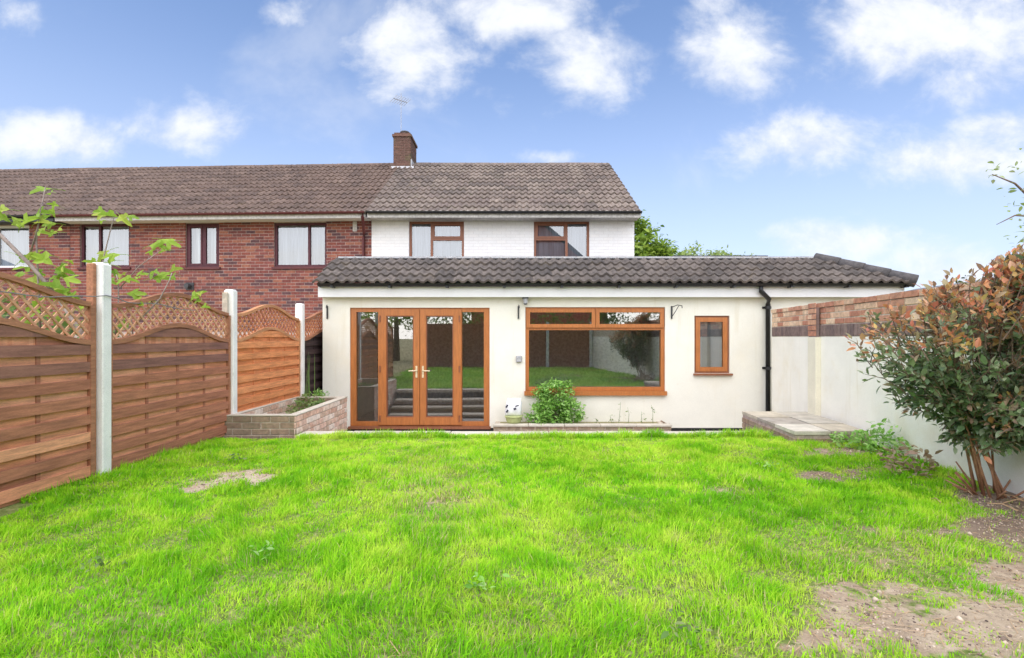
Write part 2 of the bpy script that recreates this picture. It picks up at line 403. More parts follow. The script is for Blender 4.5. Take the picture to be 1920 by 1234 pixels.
# ------------------------------------------------------------------ mesh + object helpers
class MB:
    def __init__(s):
        s.v = []; s.f = []; s.mi = []

    def add(s, verts, faces, mi=0):
        o = len(s.v)
        s.v += [tuple(p) for p in verts]
        s.f += [tuple(i + o for i in f) for f in faces]
        s.mi += [mi] * len(faces)
        return s

    def box(s, x0, x1, y0, y1, z0, z1, mi=0, mx=None):
        vs = [(x, y, z) for z in (z0, z1) for y in (y0, y1) for x in (x0, x1)]
        if mx is not None:
            vs = [tuple(mx @ Vector(p)) for p in vs]
        return s.add(vs, [(0, 2, 3, 1), (4, 5, 7, 6), (0, 1, 5, 4), (2, 6, 7, 3), (0, 4, 6, 2), (1, 3, 7, 5)], mi)

    def chamfer(s, x0, x1, y0, y1, z0, z1, c, mi=0):
        """box whose six faces are set in by c along all edges"""
        cx, cy, cz = (x0 + x1) / 2, (y0 + y1) / 2, (z0 + z1) / 2
        hx, hy, hz = (x1 - x0) / 2, (y1 - y0) / 2, (z1 - z0) / 2
        vs, idx = [], {}
        for sx in (-1, 1):
            for sy in (-1, 1):
                for sz in (-1, 1):
                    for ax in range(3):
                        h = [hx - c, hy - c, hz - c]
                        h[ax] = (hx, hy, hz)[ax]
                        idx[(sx, sy, sz, ax)] = len(vs)
                        vs.append((cx + sx * h[0], cy + sy * h[1], cz + sz * h[2]))
        fs = []
        q = [(-1, -1), (1, -1), (1, 1), (-1, 1)]
        for sg in (-1, 1):
            fs.append([idx[(sg, a, b, 0)] for a, b in (q if sg > 0 else q[::-1])])
            fs.append([idx[(b, sg, a, 1)] for a, b in (q if sg > 0 else q[::-1])])
            fs.append([idx[(a, b, sg, 2)] for a, b in (q if sg > 0 else q[::-1])])
        for a in (-1, 1):
            for b in (-1, 1):
                fs.append([idx[(-1, a, b, 1)], idx[(1, a, b, 1)], idx[(1, a, b, 2)], idx[(-1, a, b, 2)]])
                fs.append([idx[(a, -1, b, 0)], idx[(a, 1, b, 0)], idx[(a, 1, b, 2)], idx[(a, -1, b, 2)]])
                fs.append([idx[(a, b, -1, 0)], idx[(a, b, 1, 0)], idx[(a, b, 1, 1)], idx[(a, b, -1, 1)]])
                for c2 in (-1, 1):
                    pass
        for sx in (-1, 1):
            for sy in (-1, 1):
                for sz in (-1, 1):
                    fs.append([idx[(sx, sy, sz, k)] for k in range(3)])
        return s.add(vs, fs, mi)

    def tube(s, pts, rad, n=8, mi=0, cap=True):
        pts = [Vector(p) for p in pts]
        if not isinstance(rad, (list, tuple)):
            rad = [rad] * len(pts)
        o = len(s.v)
        for i, p in enumerate(pts):
            d = (pts[min(i + 1, len(pts) - 1)] - pts[max(i - 1, 0)]).normalized()
            a = d.orthogonal().normalized() if abs(d.z) > .95 else d.cross(Vector((0, 0, 1))).normalized()
            b = d.cross(a)
            for k in range(n):
                an = 2 * PI * k / n
                s.v.append(tuple(p + (a * math.cos(an) + b * math.sin(an)) * rad[i]))
        for i in range(len(pts) - 1):
            for k in range(n):
                s.f.append((o + i * n + k, o + i * n + (k + 1) % n, o + (i + 1) * n + (k + 1) % n, o + (i + 1) * n + k)); s.mi.append(mi)
        if cap:
            s.f.append(tuple(o + k for k in range(n))[::-1]); s.mi.append(mi)
            e = o + (len(pts) - 1) * n
            s.f.append(tuple(e + k for k in range(n))); s.mi.append(mi)
        return s

    def mesh(s, name, mats):
        me = bpy.data.meshes.new(name)
        me.from_pydata(s.v, [], s.f)
        for m in (mats if isinstance(mats, (list, tuple)) else [mats]):
            me.materials.append(M[m] if isinstance(m, str) else m)
        if any(s.mi):
            me.polygons.foreach_set('material_index', s.mi)
        me.validate()
        me.update()
        return me

    def build(s, name, mats, parent=None, **kw):
        return link(name, s.mesh(name, mats), parent, **kw)


def recenter(me):
    """move a mesh's origin to its centre; returns the centre"""
    n = len(me.vertices)
    a = np.empty(n * 3, np.float32)
    me.vertices.foreach_get('co', a)
    a = a.reshape(-1, 3)
    c = (a.min(0) + a.max(0)) / 2
    a -= c
    me.vertices.foreach_set('co', a.ravel())
    me.update()
    return Vector(c.tolist())


def link(name, data, parent=None, loc=None, rot=None, local=False):
    o = bpy.data.objects.new(name, data)
    COL.objects.link(o)
    if loc is not None:
        o.location = loc
    if rot is not None:
        o.rotation_euler = rot
    if parent is not None:
        o.parent = parent
        if not local:
            o.matrix_parent_inverse = world(parent).inverted()
    return o


def world(o):
    m = o.matrix_basis.copy()
    if o.parent is not None:
        m = world(o.parent) @ o.matrix_parent_inverse @ m
    return m


def tag(o, label, cat, group=None, kind=None):
    if label: o['label'] = label
    if cat: o['category'] = cat
    if group: o['group'] = group
    if kind: o['kind'] = kind
    return o


def thing(name, label, cat, loc=(0, 0, 0), rotz=0, group=None):
    o = bpy.data.objects.new(name, None)
    COL.objects.link(o)
    o.empty_display_size = .2
    o.location = loc
    o.rotation_euler = (0, 0, rotz)
    return tag(o, label, cat, group, 'thing')


def structure(o):
    o['kind'] = 'structure'
    return o


def shade_smooth(o):
    o.data.polygons.foreach_set('use_smooth', [True] * len(o.data.polygons))
    return o


def scatter_mesh(name, bv, bf, pos, rot, scale, mats, midx=None, cols=None):
    """many copies of one small shape joined into one mesh, with numpy"""
    bv = np.asarray(bv, np.float32)
    N, k = len(pos), len(bv)
    V = np.einsum('nij,kj->nki', rot, bv) * np.asarray(scale, np.float32).reshape(N, 1, 1) + np.asarray(pos, np.float32)[:, None, :]
    return raw_mesh(name, V.reshape(-1, 3), bf, N, k, mats, midx, cols)


def raw_mesh(name, V, bf, N, k, mats, midx=None, cols=None):
    lens = np.array([len(f) for f in bf])
    flat = np.concatenate([np.array(f) for f in bf])
    loops = (flat[None, :] + (np.arange(N) * k)[:, None]).ravel()
    starts1 = np.concatenate([[0], np.cumsum(lens)[:-1]])
    starts = (starts1[None, :] + (np.arange(N) * lens.sum())[:, None]).ravel()
    me = bpy.data.meshes.new(name)
    me.vertices.add(len(V)); me.vertices.foreach_set('co', np.ascontiguousarray(V, np.float32).ravel())
    me.loops.add(len(loops)); me.loops.foreach_set('vertex_index', loops.astype(np.int32))
    me.polygons.add(len(starts)); me.polygons.foreach_set('loop_start', starts.astype(np.int32))
    for m in (mats if isinstance(mats, (list, tuple)) else [mats]):
        me.materials.append(M[m] if isinstance(m, str) else m)
    if midx is not None:
        me.polygons.foreach_set('material_index', np.repeat(np.asarray(midx, np.int32), len(bf)))
    me.update(calc_edges=True)
    if cols is not None:
        at_ = me.attributes.new('Col', 'FLOAT_COLOR', 'POINT')
        c4 = np.concatenate([cols, np.ones((len(cols), 1))], 1).astype(np.float32)
        at_.data.foreach_set('color', c4.ravel())
    return me


def rand_rot(n, tilt=1.0, r=rng):
    """random yaw with a random tilt of up to `tilt` rad; (n,3,3)"""
    yaw = r.uniform(0, 2 * PI, n)
    a = r.uniform(0, 2 * PI, n)
    tl = r.normal(0, tilt, n)
    ax = np.stack([np.cos(a), np.sin(a), np.zeros(n)], 1)
    c, s_ = np.cos(tl), np.sin(tl)
    K = np.zeros((n, 3, 3))
    K[:, 0, 2] = ax[:, 1]; K[:, 1, 2] = -ax[:, 0]; K[:, 2, 0] = -ax[:, 1]; K[:, 2, 1] = ax[:, 0]
    T = np.eye(3)[None] + s_[:, None, None] * K + (1 - c)[:, None, None] * (K @ K)
    Z = np.zeros((n, 3, 3))
    Z[:, 0, 0] = np.cos(yaw); Z[:, 0, 1] = -np.sin(yaw); Z[:, 1, 0] = np.sin(yaw); Z[:, 1, 1] = np.cos(yaw); Z[:, 2, 2] = 1
    return T @ Z


def in_ellipsoids(n, ells, shell=0.0, r=rng):
    out = []
    vol = np.array([e[3] * e[4] * e[5] for e in ells]); vol = vol / vol.sum()
    for e, v in zip(ells, vol):
        m = max(1, int(n * v))
        d = r.normal(size=(m, 3)); d /= np.linalg.norm(d, axis=1)[:, None]
        rad = (shell + (1 - shell) * r.uniform(0, 1, m)) ** (1 / 3)
        out.append(np.array(e[:3]) + d * rad[:, None] * np.array(e[3:6]))
    return np.concatenate(out)


LEAF_V = [(0, 0, 0), (.25, .33, .06), (0, .36, .0), (-.25, .33, .06), (.2, .7, .03), (0, .72, -.02), (-.2, .7, .03), (0, 1.05, -.10)]
LEAF_F = [(0, 1, 2), (0, 2, 3), (1, 4, 5, 2), (2, 5, 6, 3), (4, 7, 5), (5, 7, 6)]


# ------------------------------------------------------------------ walls of brick
def brick_variants(bw, bh, bd, c, mname, n=3):
    out = []
    for i in range(n):
        m = MB()
        if c:
            m.chamfer(-bw / 2, bw / 2, 0, bd, -bh / 2, bh / 2, c)
        else:
            m.box(-bw / 2, bw / 2, 0, bd, -bh / 2, bh / 2)
        me = m.mesh('brick', mname)
        out.append(me)
    return out


def brick_face(parent, origin, u, length, height, mname, limit=300, key=None, openings=(), bl=.213, bh=.063, joint=.012, bd=.03, proud=.006, chamfer=0.0, bond='stretcher', visible=None, seed=1):
    """lay bricks on a vertical face: origin = bottom start, u = horizontal direction (unit), outward normal = u x z rotated to the face.
    openings are (u0, u1, v0, v1). Bricks beyond `limit` become one part of kind stuff. key(u, v) -> priority (small first)."""
    r = random.Random(seed)
    u = Vector(u).normalized()
    nrm = Vector((u.y, -u.x, 0))                  # outward
    ang = math.atan2(u.y, u.x)
    pieces = []
    rows = int(round(height / (bh + joint)))
    for j in range(rows):
        v = (j + .5) * (bh + joint)
        off = 0.0 if j % 2 == 0 else (bl + joint) / 2
        x = -off
        k = 0
        while x < length - .01:
            wbl = bl
            a, b = max(0.0, x), min(length, x + wbl)
            x += wbl + joint
            if b - a < .03:
                continue
            segs = [(a, b)]
            for (u0, u1, v0, v1) in openings:
                if v0 - bh / 2 < v < v1 + bh / 2:
                    ns = []
                    for (p, q) in segs:
                        if q <= u0 or p >= u1:
                            ns.append((p, q)); continue
                        if p < u0: ns.append((p, u0))
                        if q > u1: ns.append((u1, q))
                    segs = ns
            for (p, q) in segs:
                if q - p > .008 and (visible is None or visible((p + q) / 2, v)):
                    pieces.append((p, q, v))
    if key:
        pieces.sort(key=lambda s: key((s[0] + s[1]) / 2, s[2]))
    full = brick_variants(bl, bh, bd, chamfer, mname, 1)[0]
    rest = MB()
    for i, (p, q, v) in enumerate(pieces):
        pr = proud + r.uniform(-.002, .003)
        c = Vector(origin) + u * ((p + q) / 2) + Vector((0, 0, v)) + nrm * pr
        if i < limit:
            o = link('brick', full, parent, loc=c, rot=(0, r.uniform(-.004, .004), ang + r.uniform(-.006, .006)))
            if abs((q - p) - bl) > .002:
                o.scale = ((q - p) / bl, 1, 1)
        else:
            mx = Matrix.Translation(c) @ Matrix.Rotation(ang, 4, 'Z')
            rest.box(-(q - p) / 2, (q - p) / 2, 0, bd, -bh / 2, bh / 2, mx=mx)
    if rest.v:
        o = rest.build('brickwork', mname, parent)
        o['kind'] = 'stuff'


def wall_with_openings(name, mname, parent, x0, x1, z0, z1, y0, y1, openings):
    """a slab wall in the XZ plane cut by rectangular openings (ox0, ox1, oz0, oz1)"""
    xs = sorted({x0, x1, *[o[0] for o in openings], *[o[1] for o in openings]})
    zs = sorted({z0, z1, *[o[2] for o in openings], *[o[3] for o in openings]})
    xs = [x for x in xs if x0 <= x <= x1]; zs = [z for z in zs if z0 <= z <= z1]
    solid = lambda i, j: 0 <= i < len(xs) - 1 and 0 <= j < len(zs) - 1 and not any(o[0] - 1e-6 <= (xs[i] + xs[i + 1]) / 2 <= o[1] + 1e-6 and o[2] - 1e-6 <= (zs[j] + zs[j + 1]) / 2 <= o[3] + 1e-6 for o in openings)
    m = MB()
    vid = {}

    def V(x, y, z):
        k = (round(x, 5), round(y, 5), round(z, 5))
        if k not in vid:
            vid[k] = len(m.v); m.v.append((x, y, z))
        return vid[k]

    def F(*ps):
        m.f.append(tuple(V(*p) for p in ps)); m.mi.append(0)
    for i in range(len(xs) - 1):
        for j in range(len(zs) - 1):
            if not solid(i, j):
                continue
            a, b, c, d = xs[i], xs[i + 1], zs[j], zs[j + 1]
            F((a, y0, c), (b, y0, c), (b, y0, d), (a, y0, d))
            F((b, y1, c), (a, y1, c), (a, y1, d), (b, y1, d))
            if not solid(i - 1, j): F((a, y1, c), (a, y0, c), (a, y0, d), (a, y1, d))
            if not solid(i + 1, j): F((b, y0, c), (b, y1, c), (b, y1, d), (b, y0, d))
            if not solid(i, j - 1): F((a, y1, c), (b, y1, c), (b, y0, c), (a, y0, c))
            if not solid(i, j + 1): F((a, y0, d), (b, y0, d), (b, y1, d), (a, y1, d))
    return m.build(name, mname, parent)


# ------------------------------------------------------------------ roof tiles
def tile_mesh(wd, ln, mname, roll=.165, h=.046, th=.03, n=6):
    """double roman tile: two rolls, thick lower lip; x across, y up the slope, z out of the roof"""
    m = MB()
    k = int(round(wd / roll)) * n
    prof = []
    for i in range(k + 1):
        x = wd * i / k
        c = .5 - .5 * math.cos(2 * PI * x / roll)
        prof.append((x, h * c ** 1.4))
    for y, lift in ((0, .042), (ln, .002)):
        for x, z in prof:
            m.v.append((x, y + (.004 if y == 0 and z > h * .5 else 0), z + lift))
    for x, z in prof:
        m.v.append((x, 0.0, z + .042 - th))
    K = k + 1
    for i in range(k):
        m.f.append((i, i + 1, K + i + 1, K + i)); m.mi.append(0)
        m.f.append((2 * K + i, 2 * K + i + 1, i + 1, i)); m.mi.append(0)
    return m.mesh('roof_tile', mname)


def lay_tiles(parent, me, x0, x1, eave, pitch, rows, gauge, wd, limit=300, shift=None, clip=None, mname=None, key=None, seed=3):
    r = random.Random(seed)
    cs, sn = math.cos(pitch), math.sin(pitch)
    pieces = []
    cols = int(math.ceil((x1 - x0) / wd - 1e-6))
    for j in range(rows):
        for i in range(cols):
            xa = x1 - (cols - i) * wd - (shift(j) if shift else 0)
            pieces.append((xa, j))
    if key:
        pieces.sort(key=key)
    rest = MB()
    vs = [tuple(v.co) for v in me.vertices]
    fs = [tuple(p.vertices) for p in me.polygons]
    n = 0
    for xa, j in pieces:
        loc = Vector((xa, eave[0] + j * gauge * cs, eave[1] + j * gauge * sn)) + Vector((0, -sn, cs)) * r.uniform(-.003, .004)
        rx = pitch + r.uniform(-.008, .008)
        rz = r.uniform(-.006, .006)
        if clip and clip(xa + wd, j + 1):
            # cut this tile along the hip
            import bmesh
            if clip(xa, j) == 2 and clip(xa + wd, j) == 2:
                if not clip(xa, j) == 1 and clip(xa, j) == 2 and hip_outside(xa, loc):
                    continue
            bm = bmesh.new(); bm.from_mesh(me)
            mw = Matrix.Translation(loc) @ Matrix.Rotation(rx, 4, 'X')
            co, no = HIP
            inv = mw.inverted()
            bmesh.ops.bisect_plane(bm, geom=bm.verts[:] + bm.edges[:] + bm.faces[:], plane_co=inv @ co, plane_no=inv.to_3x3() @ no, clear_outer=True)
            if not bm.faces:
                bm.free(); continue
            cut = bpy.data.meshes.new('roof_tile'); bm.to_mesh(cut); bm.free()
            cut.materials.append(M[mname])
            link('roof_tile', cut, parent, loc=loc, rot=(rx, 0, 0)); n += 1
            continue
        if n < limit:
            link('roof_tile', me, parent, loc=loc, rot=(rx, 0, rz)); n += 1
        else:
            mx = Matrix.Translation(loc) @ Matrix.Rotation(rx, 4, 'X')
            rest.add([tuple(mx @ Vector(v)) for v in vs], fs)
    if rest.v:
        o = rest.build('tile_field', mname, parent)
        o['kind'] = 'stuff'


HIP = None


def hip_outside(xa, loc):
    co, no = HIP
    return (loc - co).dot(no) > 0.35


# ------------------------------------------------------------------ windows
def frame_bars(m, x0, x1, z0, z1, y0, y1, wd, inner=()):
    """outer ring of bars + inner bars (axis, position, a, b, half width)"""
    m.box(x0, x0 + wd, y0, y1, z0, z1)
    m.box(x1 - wd, x1, y0, y1, z0, z1)
    m.box(x0 + wd, x1 - wd, y0, y1, z1 - wd, z1)
    m.box(x0 + wd, x1 - wd, y0, y1, z0, z0 + wd)
    for ax, p, a, b, hw in inner:
        if ax == 'x':
            m.box(p - hw, p + hw, y0 + .003, y1 - .003, a, b)
        else:
            m.box(a, b, y0 + .003, y1 - .003, p - hw, p + hw)
    return m


def sash(win, x0, x1, z0, z1, y, wd, mname, glass, handle=None):
    m = MB()
    frame_bars(m, x0, x1, z0, z1, y - .018, y + .03, wd)
    m.build('sash', mname, win)
    pane(win, x0 + wd, x1 - wd, z0 + wd, z1 - wd, y + .008, glass)


def pane(win, x0, x1, z0, z1, y, glass='glass'):
    m = MB()
    e = .004
    m.add([(x0 - e, y, z0 - e), (x1 + e, y, z0 - e), (x1 + e, y, z1 + e), (x0 - e, y, z1 + e)], [(0, 1, 2, 3)])
    return m.build('pane', glass, win)


def curtain(win, x0, x1, z0, z1, y, mname='curtain', amp=.012, name='curtain'):
    m = MB()
    n = max(8, int((x1 - x0) / .03))
    for i in range(n + 1):
        x = x0 + (x1 - x0) * i / n
        yy = y + amp * math.sin(i * 1.9) + amp * .6 * math.sin(i * .7)
        m.v += [(x, yy, z0), (x, yy, z1)]
    for i in range(n):
        m.f.append((2 * i, 2 * i + 2, 2 * i + 3, 2 * i + 1)); m.mi.append(0)
    return shade_smooth(m.build(name, mname, win))


def gutter(parent, x0, x1, y, z, mname, rad=.055):
    """half round gutter along X"""
    m = MB()
    n = 8
    prof = [(rad * math.cos(PI + PI * k / n), rad * math.sin(PI + PI * k / n)) for k in range(n + 1)]
    inn = [(a * .88, b * .88) for a, b in prof][::-1]
    ring = prof + inn
    for x in (x0, x1):
        for a, b in ring:
            m.v.append((x, y + a, z + b))
    L = len(ring)
    for k in range(L):
        m.f.append((k, (k + 1) % L, L + (k + 1) % L, L + k)); m.mi.append(0)
    m.f.append(tuple(range(L))); m.mi.append(0)
    m.f.append(tuple(range(L, 2 * L))[::-1]); m.mi.append(0)
    return m.build('gutter', mname, parent)


# ================================================================== GROUND
FX = lambda Y: -3.608 + .0292 * Y          # fence line
WX = lambda Y: 3.28 + .117 * Y             # boundary wall line (garden face)
LAWN_END = 5.95
m = MB()
m.add([(-400, -400, -.56), (400, -400, -.56), (400, 600, -.56), (-400, 600, -.56)], [(0, 1, 2, 3)])
structure(m.build('ground', 'ground'))

# bare ground, dry zones and sand, given as (px, py, half width, half height, strength) of the spot each takes on the lawn
BARE = [(385, 910, 42, 12, 1.0), (465, 895, 40, 14, 1.0), (430, 902, 40, 8, .7), (1572, 893, 60, 14, .75), (1575, 846, 55, 10, .7), (1620, 1190, 115, 58, .78), (1555, 1122, 60, 22, .65), (1700, 1215, 90, 40, .6), (1870, 1185, 120, 60, .75),
        (1905, 1085, 85, 38, .85), (1900, 985, 85, 42, 1.1), (1890, 940, 75, 36, 1.1), (1730, 1000, 130, 11, .6), (1375, 925, 45, 12, .45), (1760, 860, 60, 18, .5), (1700, 1110, 80, 18, .5), (1790, 1120, 60, 16, .5), (1640, 1050, 120, 14, .3),
        (830, 940, 60, 30, .28), (700, 1240, 60, 30, .3)]
SAND = [(430, 903, 90, 24, 1.0), (1870, 1190, 170, 90, .35)]
DARK = [(1890, 975, 120, 60, 1.0), (1575, 890, 80, 40, .8), (1640, 1010, 240, 25, .7), (1760, 850, 80, 30, .8)]


def spots(X, Y, lst):
    Yc = np.maximum(Y, 1.3)
    px = 960 + 960 * X / Yc
    py = 632 + 960 * EYE / Yc
    px = px + (fbm(X, Y, 3.2, 201) - .5) * 260 / Yc + (fbm(X, Y, 14, 205, 2) - .5) * 120 / Yc
    py = py + (fbm(X, Y, 3.2, 211) - .5) * 190 / Yc ** 1.5 + (fbm(X, Y, 14, 215, 2) - .5) * 90 / Yc ** 1.5
    out = np.zeros_like(X)
    for a, b, hw, hh, s in lst:
        d = ((px - a) / hw) ** 2 + ((py - b) / hh) ** 2
        out = np.maximum(out, s * np.exp(-np.clip(d, 0, 40) ** 1.4 * .7))
    return out


def vnoise(X, Y, sc_, seed):
    """cheap smooth value noise, 0..1"""
    g = np.random.default_rng(seed).uniform(0, 1, (64, 64))
    x, y = X * sc_ + 100, Y * sc_ + 100
    xi, yi = np.floor(x).astype(int), np.floor(y).astype(int)
    fx, fy = x - xi, y - yi
    fx, fy = fx * fx * (3 - 2 * fx), fy * fy * (3 - 2 * fy)
    G = lambda a, b: g[a % 64, b % 64]
    return (G(xi, yi) * (1 - fx) + G(xi + 1, yi) * fx) * (1 - fy) + (G(xi, yi + 1) * (1 - fx) + G(xi + 1, yi + 1) * fx) * fy


def fbm(X, Y, sc_, seed, o=3):
    s, a, tot = 0, 1.0, 0
    for i in range(o):
        s = s + a * vnoise(X, Y, sc_ * 2 ** i, seed + i); tot += a; a *= .5
    return s / tot


def lawn_z(X, Y):
    return (fbm(X, Y, .7, 11) - .5) * .05 + (fbm(X, Y, 5, 15, 2) - .5) * .022


nx, ny = 170, 200
xs = np.linspace(-3.75, 4.35, nx)
ys = np.linspace(-2.4, LAWN_END, ny)
GX, GY = np.meshgrid(xs, ys, indexing='ij')
GZ = lawn_z(GX, GY)
V = np.stack([GX, GY, GZ], -1).reshape(-1, 3)
F = [(i * ny + j, (i + 1) * ny + j, (i + 1) * ny + j + 1, i * ny + j + 1) for i in range(nx - 1) for j in range(ny - 1)]
me = bpy.data.meshes.new('lawn')
me.from_pydata(V.tolist(), [], F)
me.materials.append(M['lawn_soil'])
for nm, lst in (('bare', BARE), ('sand', SAND), ('dark', DARK)):
    at_ = me.attributes.new(nm, 'FLOAT', 'POINT')
    at_.data.foreach_set('value', spots(GX, GY, lst).ravel().astype(np.float32))
lawn = structure(link('lawn', me))
shade_smooth(lawn)
m = MB()                                              # the neighbour's garden beyond the fence, and the land beyond the wall
m.box(-30, -3.72, -30, 12.35, -.5, -.05)
structure(m.build('neighbour_ground', 'ground'))
m = MB(); m.box(4.45, 30, -30, 11, -.5, -.02); structure(m.build('side_ground', 'ground'))
m = MB(); m.box(-3.72, 4.45, -30, -2.3, -.5, -.03); structure(m.build('rear_ground', 'ground'))
m = MB(); m.box(-3.7, 4.35, 6.35, 9.0, -.54, -.47); structure(m.build('patio', 'patio'))
m = MB(); m.box(-2.56, 3.2, 5.93, 6.02, -.5, -.035); structure(m.build('lawn_retaining_wall', 'old_brick'))

# coping along the lawn's edge: each slab a piece
kerb = thing('edging_kerb', 'pale concrete edging slabs along the far end of the lawn', 'kerb', (0, 6.1, 0))
x = -2.55
i = 0
while x < 3.02:
    m = MB(); L = min(.6, 3.05 - x)
    m.chamfer(x + .004, x + L - .004, 6.02, 6.32, -.05, .012 + random.uniform(-.004, .004), .006)
    me = m.mesh('slab', 'coping'); c = recenter(me)
    link('slab', me, kerb, loc=c, rot=(0, 0, random.uniform(-.006, .006)))
    x += .6
steps = thing('garden_steps', 'three concrete steps from the sunken patio up to the lawn', 'steps', (-.6, 6.6, -.47))
for k in range(3):
    m = MB()
    m.box(-2.5, 1.2, 6.33 + .3 * k, 6.66 + .3 * k, -.469, -.06 - .115 * (k + 1) - .03)
    m.build('riser', 'old_brick', steps)
    m = MB(); m.chamfer(-2.5, 1.2, 6.33 + .3 * k, 6.68 + .3 * k, -.06 - .115 * (k + 1) - .028, -.06 - .115 * (k + 1) + .012, .006)
    m.build('tread', 'coping', steps)

# ------------------------------------------------------------------ grass
def grow_grass(name, n, x0, x1, y0, y1, hmin, hmax, wd, seed, edge_short=False):
    r = np.random.default_rng(seed)
    X = r.uniform(x0, x1, n)
    Y = r.uniform(y0, y1, n)
    bare = spots(X, Y, BARE)
    cl = fbm(X, Y, 7, 41, 3)
    keep = (r.uniform(0, 1, n) > np.clip((bare + (cl - .5) * 2.1 * np.clip(bare * 3, 0, 1)) * 1.55 - .12, 0, .975)) & (X > FX(Y) + .03) & (X < WX(Y) - .04)
    keep &= ~((X > -3.45) & (X < -2.52) & (Y > 5.93))
    keep &= ~((X > 3.05) & (Y > 5.58))
    X, Y, bare = X[keep], Y[keep], bare[keep]
    n = len(X)
    tall = fbm(X, Y, 1.6, 21)
    tuft = fbm(X, Y, 6, 31, 2)
    h = hmin + (hmax - hmin) * np.clip(.2 + .9 * (tall - .3) + 1.5 * (tuft - .45), 0, 1.35) * r.uniform(.55, 1.35, n)
    h *= 1 - .55 * np.clip(bare * 1.6, 0, 1)
    Yc = np.maximum(Y, 1.3)
    if edge_short:
        h *= np.clip((LAWN_END + .25 - Y) / .6, .45, 1)
    yaw = r.uniform(0, 2 * PI, n)
    h *= 1 + .9 * np.exp(-np.clip((X - FX(Y)) / .12, 0, 9)) * r.uniform(0, 1, n) + .8 * np.exp(-np.clip((WX(Y) - X) / .15, 0, 9)) * r.uniform(0, 1, n)
    lean = np.abs(r.normal(.55, .35, n))
    swirl = (fbm(X, Y, 2.3, 51) - .5) * 9
    la = swirl + r.normal(0, 1.3, n)
    dx, dy = np.cos(la), np.sin(la)
    Z = lawn_z(X, Y) - .006
    P = np.zeros((n, 5, 3))
    wx, wy = np.cos(yaw) * wd * .5, np.sin(yaw) * wd * .5
    wsc = r.uniform(.65, 1.35, n)
    wx *= wsc; wy *= wsc
    m1 = h * .5
    b1 = np.sin(lean * .55) * m1; z1 = np.cos(lean * .55) * m1
    b2 = b1 + np.sin(lean * 1.5) * m1; z2 = z1 + np.cos(np.minimum(lean * 1.5, 1.45)) * m1
    P[:, 0] = np.stack([X - wx, Y - wy, Z], 1)
    P[:, 1] = np.stack([X + wx, Y + wy, Z], 1)
    P[:, 2] = np.stack([X + wx * .8 + dx * b1, Y + wy * .8 + dy * b1, Z + z1], 1)
    P[:, 3] = np.stack([X - wx * .8 + dx * b1, Y - wy * .8 + dy * b1, Z + z1], 1)
    P[:, 4] = np.stack([X + dx * b2, Y + dy * b2, Z + z2], 1)
    # colour of each blade: patches of yellow green, mid green and blue green
    hue = np.clip(.5 + (fbm(X, Y, 1.1, 61) - .5) * .55 + (fbm(X, Y, 4.5, 71) - .5) * .6 + (fbm(X, Y, 13, 75, 2) - .5) * .5 - (tuft - .5) * .30 + r.normal(0, .11, n), 0, 1)
    c0, c1, c2 = np.array([.20, .57, .008]), np.array([.38, .77, .014]), np.array([.60, .84, .07])
    tt = np.clip((hue - .22) / .50, 0, 1)[:, None]
    col = np.where(tt < .5, c0 + (c1 - c0) * tt * 2, c1 + (c2 - c1) * (tt * 2 - 1))
    dryp = .022 + .10 * np.clip(fbm(X, Y, 3.1, 91) - .55, 0, 1) / .3 + .22 * np.clip(bare * 1.6, 0, 1) + .28 * spots(X, Y, [(820, 930, 90, 70, 1), (1640, 1050, 180, 50, .9), (930, 1190, 60, 50, .7), (1300, 1150, 100, 60, .5)])
    dry = r.uniform(0, 1, n) < dryp
    col[dry] = np.array([.62, .56, .24]) * r.uniform(.7, 1.2, (dry.sum(), 1))
    col *= r.uniform(.84, 1.16, (n, 1))
    cols = np.repeat(col, 5, 0)
    me = raw_mesh(name, P.reshape(-1, 3), [(0, 1, 2, 3), (3, 2, 4)], n, 5, 'grass_blade', cols=cols)
    return me


g1 = grow_grass('grass', 200000, -3.3, 3.9, 1.45, 3.6, .022, .088, .0042, 101)
g2 = grow_grass('grass', 190000, -3.62, 4.1, 3.6, LAWN_END, .022, .08, .0062, 102, True)
g4 = grow_grass('grass', 9000, -2.5, 3.0, LAWN_END - .06, LAWN_END + .10, .05, .13, .007, 104)
g3 = grow_grass('grass', 40000, -3.62, 4.1, -1.9, 1.45, .04, .09, .009, 103)
for g, nm in ((g1, 'near'), (g2, 'far'), (g3, 'rear')):
    pass
import bmesh
gf = link('grass', g4); gf['kind'] = 'stuff'; gf['label'] = 'ragged grass fringe along the edging slabs'
gl = link('grass', g1)
gl['kind'] = 'stuff'
go = link('grass', g2); go['kind'] = 'stuff'
gr_ = link('grass', g3); gr_['kind'] = 'stuff'
for g, lab in ((gl, 'long bright green grass of the near half of the lawn'), (go, 'bright green grass towards the edging slabs'), (gr_, 'lawn grass behind the viewpoint')):
    g['label'] = lab

# ------------------------------------------------------------------ crumbs and straw on the bare soil
def scatter_on_bare(n, seed, lo):
    r = np.random.default_rng(seed)
    X = r.uniform(-3.3, 3.9, n); Y = r.uniform(1.45, 5.7, n)
    b = spots(X, Y, BARE)
    k = (b > lo + r.uniform(-.15, .25, n)) & (X < WX(Y) - .05) & (X > FX(Y) + .05)
    X, Y = X[k], Y[k]
    return r, np.stack([X, Y, lawn_z(X, Y)], 1)


